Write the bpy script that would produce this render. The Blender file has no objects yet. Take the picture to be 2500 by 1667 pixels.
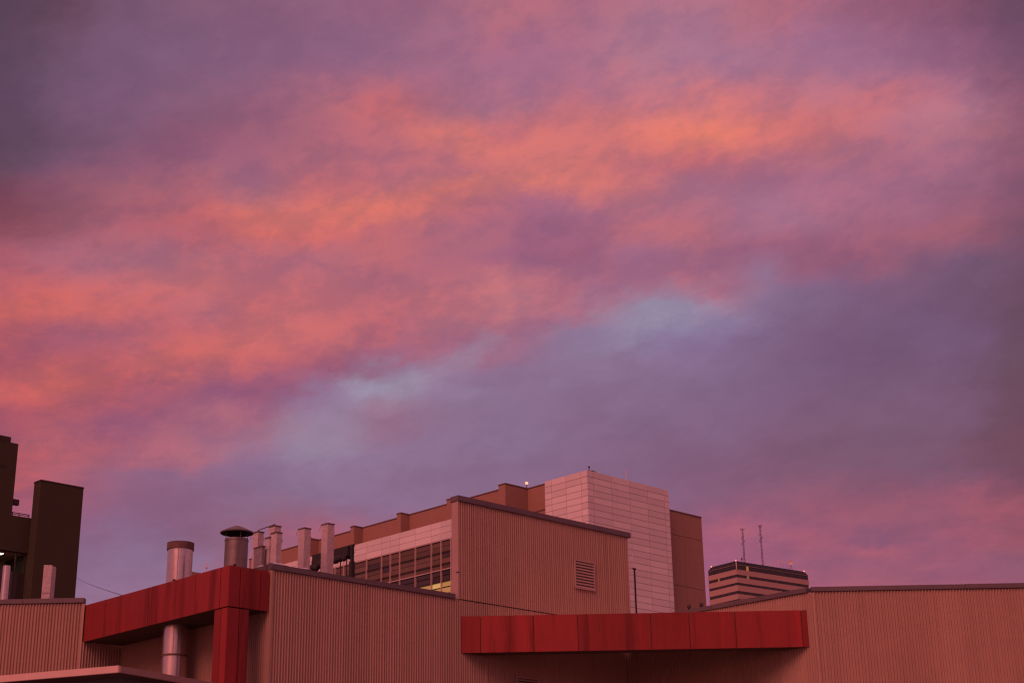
import bpy, bmesh, math, random
import numpy as np
from mathutils import Matrix, Vector
random.seed(7)

# ------------------------------------------------------------------ camera
F_PX, PITCH, ROLL, AZ = 3812.06, 0.34898, 0.017887, 0.79358
EYE = np.array([0.0, 0.0, 1.65])
scene = bpy.context.scene
col = scene.collection
_c, _s = math.cos(PITCH), math.sin(PITCH)
_M0 = np.array([[1, 0, 0], [0, -_s, _c], [0, -_c, -_s]])
_cr, _sr = math.cos(ROLL), math.sin(ROLL)
CAM = np.array([[_cr, -_sr, 0], [_sr, _cr, 0], [0, 0, 1]]) @ _M0      # world -> camera
cam_data = bpy.data.cameras.new('camera')
cam_data.sensor_width = 36.0
cam_data.lens = F_PX / 2500.0 * 36.0
cam_data.clip_start = 0.1
cam_data.clip_end = 20000
cam = bpy.data.objects.new('camera', cam_data)
col.objects.link(cam)
_m = Matrix.Identity(4)
for i in range(3):
    for j in range(3):
        _m[i][j] = CAM.T[i, j]
_m.translation = Vector(EYE)
cam.matrix_world = _m
scene.camera = cam
scene.cycles.filter_width = 1.3
scene.render.resolution_x, scene.render.resolution_y = 1024, 682
scene.view_settings.view_transform = 'Standard'
scene.view_settings.look = 'None'
scene.view_settings.exposure = 0.42
scene.view_settings.gamma = 1.0

def ray(px, py):
    c = np.array([(px - 1250) / F_PX, -(py - 833.5) / F_PX, -1.0])
    return CAM.T @ c

# ------------------------------------------------------------------ sky
SUN_AZ = math.atan2(-0.46, -0.888)
SUN_EL = math.radians(43)
sun_dir = Vector((math.sin(SUN_AZ) * math.cos(SUN_EL), math.cos(SUN_AZ) * math.cos(SUN_EL), math.sin(SUN_EL)))

def lin(c):
    out = []
    for v in c[:3]:
        v = v / 255.0
        out.append(v / 12.92 if v <= 0.04045 else ((v + 0.055) / 1.055) ** 2.4)
    return out

SKY_X = [0, 156, 312, 469, 625, 781, 938, 1094, 1250, 1406, 1563, 1719, 1875, 2031, 2188, 2344, 2500]
SKY = {   # measured cloud colours (display values) by image position, lens vignette included
0: "80,60,80 100,68,88 118,84,112 130,90,116 134,90,118 144,96,124 150,96,124 164,104,126 182,110,126 176,108,128 178,114,134 178,114,134 176,106,124 168,102,124 150,88,112 126,76,102 100,68,92",
140: "88,66,88 108,78,104 122,88,118 128,92,122 138,94,124 148,98,128 156,102,130 166,106,132 166,106,136 174,110,134 180,118,138 172,116,142 174,114,138 170,112,140 164,106,134 146,92,122 118,76,104",
250: "88,66,90 112,80,108 126,88,118 138,92,118 146,92,118 176,104,120 196,106,114 180,108,124 182,112,130 190,112,126 206,118,126 212,120,122 204,116,124 192,116,130 198,112,122 178,112,132 146,88,110",
320: "86,64,86 108,76,102 128,86,114 142,86,112 156,94,116 172,100,118 196,108,116 216,118,112 208,112,114 206,114,118 222,120,112 234,126,108 212,114,114 204,112,116 184,112,130 176,110,128 150,90,108",
390: "90,64,84 114,78,104 140,86,112 146,88,114 164,98,120 184,104,116 188,106,118 198,110,116 216,118,112 214,116,112 206,112,116 204,108,114 190,108,122 184,108,122 176,106,126 168,104,126 140,86,108",
450: "108,62,80 134,80,102 160,94,110 172,98,114 174,104,120 198,106,112 196,108,116 220,118,108 218,118,110 214,116,112 200,112,118 176,108,128 170,104,128 172,106,130 164,102,128 152,96,122 130,80,106",
520: "124,64,82 144,82,98 166,92,108 192,100,106 216,114,106 218,114,106 224,118,104 196,106,114 176,102,122 176,104,124 180,106,124 176,106,126 166,110,138 174,108,130 160,98,124 150,90,114 126,78,100",
570: "136,72,88 164,92,108 178,98,112 190,98,108 216,108,102 208,106,106 192,104,112 180,104,120 170,100,122 158,94,122 186,106,118 172,102,122 166,102,126 164,100,124 160,94,116 150,86,106 112,72,96",
620: "164,88,104 172,100,118 176,104,120 182,104,116 184,102,114 180,104,118 192,104,112 172,100,120 158,94,124 156,92,122 162,102,130 152,94,124 154,92,120 150,88,114 140,86,112 116,82,112 104,72,98",
690: "192,94,100 198,102,108 202,106,110 202,108,110 200,106,112 196,106,114 182,102,116 182,104,118 192,112,122 168,100,124 164,106,134 168,106,130 134,104,136 126,94,128 122,86,116 112,82,112 98,68,92",
760: "206,98,94 208,102,98 202,102,104 190,104,114 200,104,108 202,106,110 196,104,112 196,108,116 192,114,124 182,112,128 140,134,162 142,128,158 130,106,140 118,90,122 110,82,114 106,78,110 94,66,88",
830: "180,86,98 166,88,108 176,94,110 198,100,104 208,106,104 202,106,108 184,100,114 170,106,126 166,102,124 140,116,148 136,120,154 128,108,146 120,94,130 112,82,116 106,80,112 108,80,114 92,66,88",
890: "178,84,96 174,88,102 196,94,98 204,100,98 198,98,102 164,90,114 148,114,142 146,116,146 140,108,140 140,114,146 132,106,140 128,104,140 120,92,126 110,82,116 108,80,112 108,80,112 92,66,86",
950: "206,96,94 204,96,92 188,90,98 160,88,112 150,88,120 144,112,146 150,136,160 140,112,144 134,106,138 132,106,138 128,102,134 124,98,132 118,90,124 112,84,116 112,84,114 110,80,110 94,64,84",
1020: "176,82,98 166,84,102 152,84,114 172,100,118 168,104,126 148,126,152 150,110,136 138,110,140 132,106,138 130,102,134 124,98,130 124,96,128 118,88,120 114,84,114 114,84,114 110,80,110 96,64,84",
1090: "156,80,100 186,94,104 172,94,114 180,104,120 146,112,142 146,128,154 138,112,144 134,108,140 130,106,138 126,98,130 122,92,124 122,90,122 118,84,114 114,80,108 112,80,108 112,76,102 98,62,80",
1150: "190,86,94 176,92,106 150,92,122 146,100,130 136,106,140 138,110,144 134,106,138 130,102,134 128,100,132 126,96,128 122,92,124 122,86,118 120,82,112 120,80,108 116,78,106 112,74,102 102,62,84",
1230: "170,84,104 150,88,116 138,92,124 132,92,124 132,100,132 134,104,136 134,104,138 132,102,134 130,100,132 128,96,128 126,90,124 130,84,116 132,82,112 146,82,106 142,80,104 142,78,102 130,68,90",
1300: "140,86,118 136,92,126 130,96,130 128,90,122 140,92,120 160,88,112 140,94,126 134,94,124 132,92,122 132,90,120 136,84,118 156,84,112 152,84,112 150,80,106 140,80,108 148,78,104 140,72,92",
1380: "130,100,134 130,100,134 132,104,138 134,106,140 150,94,120 176,88,108 150,90,116 140,88,116 138,86,116 140,84,116 146,84,116 152,84,118 152,82,114 148,82,110 150,82,108 142,80,108 132,76,104",
1450: "136,102,136 138,104,138 140,106,140 144,100,130 160,92,116 176,88,108 160,88,112 150,86,112 150,84,112 152,84,114 156,84,118 160,86,122 162,84,114 156,82,108 152,80,106 146,78,106 136,76,104",
}
_SY = sorted(SKY)
_SG = np.array([[lin([int(v) for v in t.split(',')]) for t in SKY[y].split()] for y in _SY])

def _cat(p0, p1, p2, p3, t):
    return p1 + 0.5 * t * (p2 - p0 + t * (2 * p0 - 5 * p1 + 4 * p2 - p3 + t * (3 * (p1 - p2) + p3 - p0)))

def sky_sample(px, py):
    px = min(max(px, 0), 2500); py = min(max(py, 0), 1450)
    i = min(int(np.searchsorted(SKY_X, px, 'right')) - 1, len(SKY_X) - 2)
    j = min(int(np.searchsorted(_SY, py, 'right')) - 1, len(_SY) - 2)
    u = (px - SKY_X[i]) / (SKY_X[i + 1] - SKY_X[i]); v = (py - _SY[j]) / (_SY[j + 1] - _SY[j])
    rows = []
    for dj in (-1, 0, 1, 2):
        jj = min(max(j + dj, 0), len(_SY) - 1)
        g = [_SG[jj, min(max(i + di, 0), len(SKY_X) - 1)] for di in (-1, 0, 1, 2)]
        rows.append(_cat(g[0], g[1], g[2], g[3], u))
    return np.clip(_cat(rows[0], rows[1], rows[2], rows[3], v), 0.004, 1)

# smaller cloud features: x, y, half-width, half-height, tilt (deg), colour, strength
WISPS = [
(900,942,55,17,12,(156,150,172),.95),(985,940,50,14,14,(152,146,168),.8),(1070,900,48,14,25,(154,142,166),.85),(1165,848,44,13,22,(156,140,164),.8),(1290,842,40,12,15,(150,130,158),.6),(1150,965,50,14,-8,(142,134,162),.5),
(1590,778,40,22,10,(154,150,172),.8),(1690,745,60,16,10,(150,142,170),.7),(1500,838,50,13,5,(150,140,170),.6),(1730,800,60,25,0,(138,126,164),.5),(720,1030,45,20,10,(142,130,156),.5),
(760,1085,60,18,10,(148,138,162),.7),(1860,660,35,16,20,(144,120,150),.5),(1420,910,60,14,3,(140,124,154),.4),
(1395,615,45,13,0,(182,100,116),.6),(1505,645,22,18,30,(186,104,118),.7),(1560,695,40,16,-10,(180,108,126),.5),(1700,700,45,20,-20,(190,108,118),.7),(1690,590,45,25,0,(196,110,116),.7),
(1922,665,16,18,0,(168,94,118),.6),(2135,628,22,20,10,(168,96,112),.7),(2330,610,60,20,10,(160,92,110),.5),(2350,530,50,25,25,(164,96,112),.6),(480,870,110,22,8,(208,104,100),.6),(650,850,90,35,5,(206,106,106),.4),
(370,960,26,28,40,(148,82,108),.7),(500,985,60,15,3,(144,84,118),.6),(620,945,40,20,10,(150,84,116),.6),(265,1030,24,26,-30,(142,80,112),.7),(330,1055,50,16,-5,(150,84,112),.5),(470,1065,50,14,15,(146,90,124),.6),
(770,880,50,30,10,(160,90,114),.5),(905,845,16,28,0,(160,88,112),.5),(1060,880,45,16,10,(152,88,120),.5),(1240,850,40,14,15,(170,96,122),.5),(560,955,45,15,12,(150,84,116),.7),(690,925,45,16,15,(152,84,114),.7),(820,890,45,15,18,(152,84,114),.7),(965,862,40,15,18,(154,86,116),.7),(1110,836,36,13,15,(158,90,120),.6),(1330,800,45,14,15,(160,96,126),.6),(1440,756,45,14,15,(158,98,130),.5),(400,1010,45,13,10,(148,82,112),.6),
(1140,420,70,15,5,(182,104,120),.5),(1050,430,60,15,5,(176,106,126),.5),(1345,515,50,18,-15,(160,100,130),.6),(1260,400,90,13,3,(184,104,120),.45),(940,375,50,15,0,(182,104,120),.4),
(230,1090,40,14,10,(190,92,102),.6),(330,1130,60,14,10,(180,98,110),.4),(440,1100,70,18,5,(186,104,116),.5),(420,1145,50,13,5,(182,100,114),.5),(420,1168,120,13,3,(128,98,132),.5),
(1740,320,110,30,-2,(238,128,106),.6),(1050,490,40,30,60,(226,118,104),.5),(860,530,70,20,5,(224,116,102),.5),(640,550,60,18,5,(222,112,102),.5),(1300,355,120,15,-3,(222,122,112),.5),(1350,440,90,16,-12,(222,122,110),.5),(940,285,40,16,0,(212,108,108),.6),
(2070,1260,60,18,-10,(160,84,108),.4),(2150,1337,130,13,-7,(172,86,108),.75),(2120,1302,140,13,-6,(124,76,110),.75),(2400,1240,90,13,-3,(168,82,104),.75),(2420,1312,95,14,-6,(166,82,104),.75),(1800,1310,80,20,0,(174,90,114),.65),(2380,1275,90,12,-4,(128,74,102),.6),(2100,1375,140,12,-5,(132,78,112),.5),
(1320,190,60,25,10,(162,104,134),.5),(1230,70,60,30,40,(190,108,120),.4),(1440,210,40,20,-20,(160,106,138),.5),(1890,60,50,25,20,(190,108,124),.4),(1990,95,60,25,0,(166,108,142),.5),(2130,255,40,18,30,(206,112,118),.5),(2270,280,60,25,0,(184,120,140),.5),(1850,215,40,20,0,(172,110,134),.4)]
_base_sample = sky_sample
def sky_sample(px, py):
    c = np.array(_base_sample(px, py))
    for x, y, sx, sy, an, co, st in WISPS:
        if co[2] > 150 and co[0] < 156: co = (co[0] + 2, co[1] - 4, co[2] - 4)
        dx, dy = px - x, y - py
        if abs(dx) > 3.5 * max(sx, sy) or abs(dy) > 3.5 * max(sx, sy): continue
        a = math.radians(an); u = dx * math.cos(a) + dy * math.sin(a); v = -dx * math.sin(a) + dy * math.cos(a)
        c += (np.array(lin(co)) - c) * st * math.exp(-0.5 * ((u / sx) ** 2 + (v / sy) ** 2))
    return c

AZ0, AZ1, EL0, EL1, NAZ, NEL = math.radians(-21), math.radians(21), math.radians(8.5), math.radians(33), 61, 52

def sky_dir(az, el):
    d = np.array([math.sin(az) * math.cos(el), math.cos(az) * math.cos(el), math.sin(el)])
    c = CAM @ d
    return sky_sample(1250 + F_PX * c[0] / -c[2], 833.5 - F_PX * c[1] / -c[2])

def sky_row(k):
    # one band of equal elevation: cloud colour along the azimuth (two ramps side by side)
    el = EL0 + (EL1 - EL0) * k / (NEL - 1)
    G = bpy.data.node_groups.new('sky_row', 'ShaderNodeTree')
    for nm in ('left', 'right', 'side'):
        G.interface.new_socket(nm, in_out='INPUT', socket_type='NodeSocketFloat')
    G.interface.new_socket('colour', in_out='OUTPUT', socket_type='NodeSocketColor')
    gi = G.nodes.new('NodeGroupInput'); go = G.nodes.new('NodeGroupOutput')
    outs = []
    HN = NAZ // 2 + 1
    for h in (0, 1):
        rp = G.nodes.new('ShaderNodeValToRGB')
        els = rp.color_ramp.elements
        for i in range(HN):
            pos = i / (HN - 1)
            e = els[0] if i == 0 else (els[1] if i == 1 else els.new(pos))
            e.position = pos
            e.color = (*sky_dir(AZ0 + (AZ1 - AZ0) * (h * 0.5 + 0.5 * pos), el), 1)
        G.links.new(gi.outputs[h], rp.inputs[0]); outs.append(rp.outputs[0])
    mx = G.nodes.new('ShaderNodeMix'); mx.data_type = 'RGBA'      # after its inputs: keeps the shader stack short
    for h in (0, 1): G.links.new(outs[h], mx.inputs[6 + h])
    G.links.new(gi.outputs[2], mx.inputs[0]); G.links.new(mx.outputs[2], go.inputs[0])
    return G
row_groups = [sky_row(k) for k in range(NEL)]

world = bpy.data.worlds.new('World')
scene.world = world
world.use_nodes = True
W = world.node_tree
W.nodes.clear()

def wn(t, **kw):
    n = W.nodes.new(t)
    for k, v in kw.items():
        setattr(n, k, v)
    return n

def wm(op, a, b=None, c=None, clamp=False):
    n = wn('ShaderNodeMath', operation=op)
    n.use_clamp = clamp
    for k, v in enumerate((a, b, c)):
        if v is None:
            continue
        if isinstance(v, (int, float)):
            n.inputs[k].default_value = v
        else:
            W.links.new(v, n.inputs[k])
    return n.outputs[0]

def wmix(fac, a, b, blend='MIX'):
    n = wn('ShaderNodeMix', data_type='RGBA', blend_type=blend)
    for sock, v in ((n.inputs[0], fac), (n.inputs[6], a), (n.inputs[7], b)):
        if isinstance(v, (int, float)):
            sock.default_value = v
        elif isinstance(v, (tuple, list)):
            sock.default_value = (*v[:3], 1)
        else:
            W.links.new(v, sock)
    return n.outputs[2]

def wnoise(vec, scale, detail, rough=0.5):
    n = wn('ShaderNodeTexNoise')
    W.links.new(vec, n.inputs['Vector'])
    n.inputs['Scale'].default_value = scale
    n.inputs['Detail'].default_value = detail
    n.inputs['Roughness'].default_value = rough
    return n

def wstep(x, a, b):
    n = wn('ShaderNodeMapRange', interpolation_type='SMOOTHSTEP')
    W.links.new(x, n.inputs[0])
    n.inputs[1].default_value = a; n.inputs[2].default_value = b
    return n.outputs[0]

tc = wn('ShaderNodeTexCoord')
sep = wn('ShaderNodeSeparateXYZ'); W.links.new(tc.outputs['Generated'], sep.inputs[0])
az_ = wm('ARCTAN2', sep.outputs[0], sep.outputs[1])
el_ = wm('ARCSINE', sep.outputs[2])
# coordinates in the plane of the cloud sheet (finer towards the horizon), drawn out along the bands
zc_ = wm('MAXIMUM', sep.outputs[2], 0.06)
px_ = wm('DIVIDE', sep.outputs[0], zc_); py_ = wm('DIVIDE', sep.outputs[1], zc_)
along = wm('SUBTRACT', wm('MULTIPLY', px_, 0.88), wm('MULTIPLY', py_, 0.47))
across = wm('ADD', wm('MULTIPLY', px_, 0.47), wm('MULTIPLY', py_, 0.88))
comb = wn('ShaderNodeCombineXYZ')
W.links.new(wm('MULTIPLY', along, 0.85), comb.inputs[0]); W.links.new(across, comb.inputs[1])
cv = comb.outputs[0]
ca_ = wn('ShaderNodeCombineXYZ')             # angular coordinates for the small puffs, tilted with the bands
W.links.new(wm('ADD', wm('MULTIPLY', az_, 0.97), wm('MULTIPLY', el_, 0.24)), ca_.inputs[0])
W.links.new(wm('MULTIPLY', wm('SUBTRACT', wm('MULTIPLY', el_, 0.97), wm('MULTIPLY', az_, 0.24)), 1.75), ca_.inputs[1])
cva = ca_.outputs[0]
w1 = wnoise(cv, 3.2, 3, 0.5); w2 = wnoise(cva, 20.0, 9, 0.68)
w2.inputs['Distortion'].default_value = 0.0
s1 = wn('ShaderNodeSeparateColor'); W.links.new(w1.outputs['Color'], s1.inputs[0])
s2 = wn('ShaderNodeSeparateColor'); W.links.new(w2.outputs['Color'], s2.inputs[0])

def warp(base, a, b, ka, kb):
    x = wm('MULTIPLY', wm('SUBTRACT', a, 0.5), ka)
    y = wm('MULTIPLY', wm('SUBTRACT', b, 0.5), kb)
    return wm('ADD', base, wm('ADD', x, y))
azw = warp(az_, s1.outputs[0], s2.outputs[0], 0.016, 0.062)
elw = warp(el_, s1.outputs[1], s2.outputs[1], 0.008, 0.042)
u_ = wm('DIVIDE', wm('SUBTRACT', azw, AZ0), AZ1 - AZ0, clamp=True)
uA = wm('MULTIPLY', u_, 2.0, clamp=True)
uB = wm('SUBTRACT', wm('MULTIPLY', u_, 2.0), 1.0, clamp=True)
isB = wm('GREATER_THAN', u_, 0.5)
cloud = None
for k in range(NEL):
    el = EL0 + (EL1 - EL0) * k / (NEL - 1)
    gn = wn('ShaderNodeGroup'); gn.node_tree = row_groups[k]
    W.links.new(uA, gn.inputs[0]); W.links.new(uB, gn.inputs[1]); W.links.new(isB, gn.inputs[2])
    rowc = gn.outputs[0]
    if cloud is None:
        cloud = rowc
    else:
        e0 = EL0 + (EL1 - EL0) * (k - 1) / (NEL - 1)
        f = wm('DIVIDE', wm('SUBTRACT', elw, e0), el - e0, clamp=True)
        cloud = wmix(f, cloud, rowc)
# ripples inside the cloud sheet: strong where the cloud is lit, faint in the grey veil
sc_ = wn('ShaderNodeSeparateColor'); W.links.new(cloud, sc_.inputs[0])
warm = wm('MULTIPLY', wm('SUBTRACT', sc_.outputs[0], sc_.outputs[2]), 3.6, clamp=True)
w5 = wnoise(cv, 4.2, 8, 0.58)
w3 = wnoise(cva, 28, 9, 0.66)
w3.inputs['Distortion'].default_value = 0.15
rip = wm('ADD', wm('MULTIPLY', w5.outputs[0], 0.42), wm('MULTIPLY', w3.outputs[0], 0.58))
puff = wstep(rip, 0.40, 0.59)
lit_ = wmix(puff, (0.80, 0.89, 1.00), (1.09, 1.05, 1.01))
veil = wmix(puff, (0.95, 0.95, 0.955), (1.045, 1.05, 1.05))
cloud = wmix(1.0, cloud, wmix(warm, veil, lit_), 'MULTIPLY')
# the same sky goes on outside the view: the same mauves and corals in broad streaks
w4 = wnoise(cv, 1.3, 6, 0.58)
rest = wmix(wstep(w4.outputs[0], 0.36, 0.66), lin((124, 92, 124)), lin((206, 108, 112)))
far = wm('MAXIMUM', wstep(wm('ABSOLUTE', az_), math.radians(20), math.radians(38)),
         wstep(el_, math.radians(32.5), math.radians(48)))
cloud = wmix(far, cloud, rest)
# thin share of clear air behind the clouds
sky = wn('ShaderNodeTexSky', sky_type='NISHITA')
sky.sun_disc = False
sky.sun_elevation = math.radians(2.5)
sky.sun_rotation = SUN_AZ
clear = wmix(1.0, sky.outputs[0], (0.040, 0.015, 0.017), 'MULTIPLY')      # sunset glow seen through the cloud
final = wmix(1.0, wmix(1.0, cloud, (0.88, 0.89, 0.91), 'MULTIPLY'), clear, 'ADD')
bg = wn('ShaderNodeBackground'); W.links.new(final, bg.inputs[0]); bg.inputs[1].default_value = 0.747
wo = wn('ShaderNodeOutputWorld'); W.links.new(bg.outputs[0], wo.inputs[0])

# low western glow behind the viewer
sd = bpy.data.lights.new('sun', 'SUN')
sd.energy = 1.5
sd.angle = math.radians(40)
sd.color = (1.0, 0.30, 0.25)
sun = bpy.data.objects.new('sun', sd)
col.objects.link(sun)
sun.rotation_euler = sun_dir.to_track_quat('Z', 'Y').to_euler()

# ------------------------------------------------------------------ materials
def mat(name, base, rough=0.7, metal=0.0, spec=0.4, noise=None, bump=None, per_object=0.0, streak=None):
    """noise=(scale, amount, dark colour factor); streak=(horizontal scale, amount, colour) vertical run-off stains"""
    m = bpy.data.materials.new(name)
    m.use_nodes = True
    t = m.node_tree
    b = t.nodes['Principled BSDF']
    b.inputs['Roughness'].default_value = rough
    b.inputs['Metallic'].default_value = metal
    b.inputs['Specular IOR Level'].default_value = spec
    b.inputs['Base Color'].default_value = (*base, 1)
    g = t.nodes.new('ShaderNodeNewGeometry')
    cur = None
    def mix(fac, a, c, blend='MIX'):
        n = t.nodes.new('ShaderNodeMix'); n.data_type = 'RGBA'; n.blend_type = blend
        for s_, v in ((n.inputs[0], fac), (n.inputs[6], a), (n.inputs[7], c)):
            if isinstance(v, (int, float)): s_.default_value = v
            elif isinstance(v, (tuple, list)): s_.default_value = (*v[:3], 1)
            else: t.links.new(v, s_)
        return n.outputs[2]
    def rng(x, a, b_):
        n = t.nodes.new('ShaderNodeMapRange'); n.interpolation_type = 'SMOOTHSTEP'
        t.links.new(x, n.inputs[0]); n.inputs[1].default_value = a; n.inputs[2].default_value = b_
        return n.outputs[0]
    def noi(scale, detail=5, vec=None, rough_=0.6):
        n = t.nodes.new('ShaderNodeTexNoise'); n.inputs['Scale'].default_value = scale
        n.inputs['Detail'].default_value = detail; n.inputs['Roughness'].default_value = rough_
        t.links.new(vec if vec else g.outputs['Position'], n.inputs['Vector'])
        return n.outputs[0]
    cur = base
    if noise:
        for sc, amt, dk in noise:
            f = rng(noi(sc), 0.35, 0.7)
            n = t.nodes.new('ShaderNodeMath'); n.operation = 'MULTIPLY'; t.links.new(f, n.inputs[0]); n.inputs[1].default_value = amt
            cur = mix(n.outputs[0], cur, tuple(x * d for x, d in zip(base, dk)))
    if streak:
        for hs, amt, colr, lo, hi in streak:
            mp = t.nodes.new('ShaderNodeMapping'); mp.inputs['Scale'].default_value = (1, 1, 0.07)
            t.links.new(g.outputs['Position'], mp.inputs[0])
            f = rng(noi(hs, 4, mp.outputs[0]), lo, hi)
            n = t.nodes.new('ShaderNodeMath'); n.operation = 'MULTIPLY'; t.links.new(f, n.inputs[0]); n.inputs[1].default_value = amt
            cur = mix(n.outputs[0], cur, colr)
    if per_object:
        oi = t.nodes.new('ShaderNodeObjectInfo')
        mr = t.nodes.new('ShaderNodeMapRange'); t.links.new(oi.outputs['Random'], mr.inputs[0])
        mr.inputs[3].default_value = 1 - per_object; mr.inputs[4].default_value = 1 + per_object * 0.5
        cb = t.nodes.new('ShaderNodeCombineColor')
        for k in range(3): t.links.new(mr.outputs[0], cb.inputs[k])
        cur = mix(1.0, cur, cb.outputs[0], 'MULTIPLY')
    if not isinstance(cur, tuple):
        t.links.new(cur, b.inputs['Base Color'])
    if bump:
        bn = t.nodes.new('ShaderNodeBump'); bn.inputs['Strength'].default_value = bump[1]; bn.inputs['Distance'].default_value = bump[2]
        t.links.new(noi(bump[0], 4), bn.inputs['Height']); t.links.new(bn.outputs[0], b.inputs['Normal'])
    return m

def emit(name, colr, strength, base=(0.2, 0.15, 0.1)):
    m = bpy.data.materials.new(name); m.use_nodes = True
    b = m.node_tree.nodes['Principled BSDF']
    b.inputs['Base Color'].default_value = (*base, 1)
    b.inputs['Emission Color'].default_value = (*colr, 1)
    b.inputs['Emission Strength'].default_value = strength
    b.inputs['Roughness'].default_value = 0.3
    return m

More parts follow.
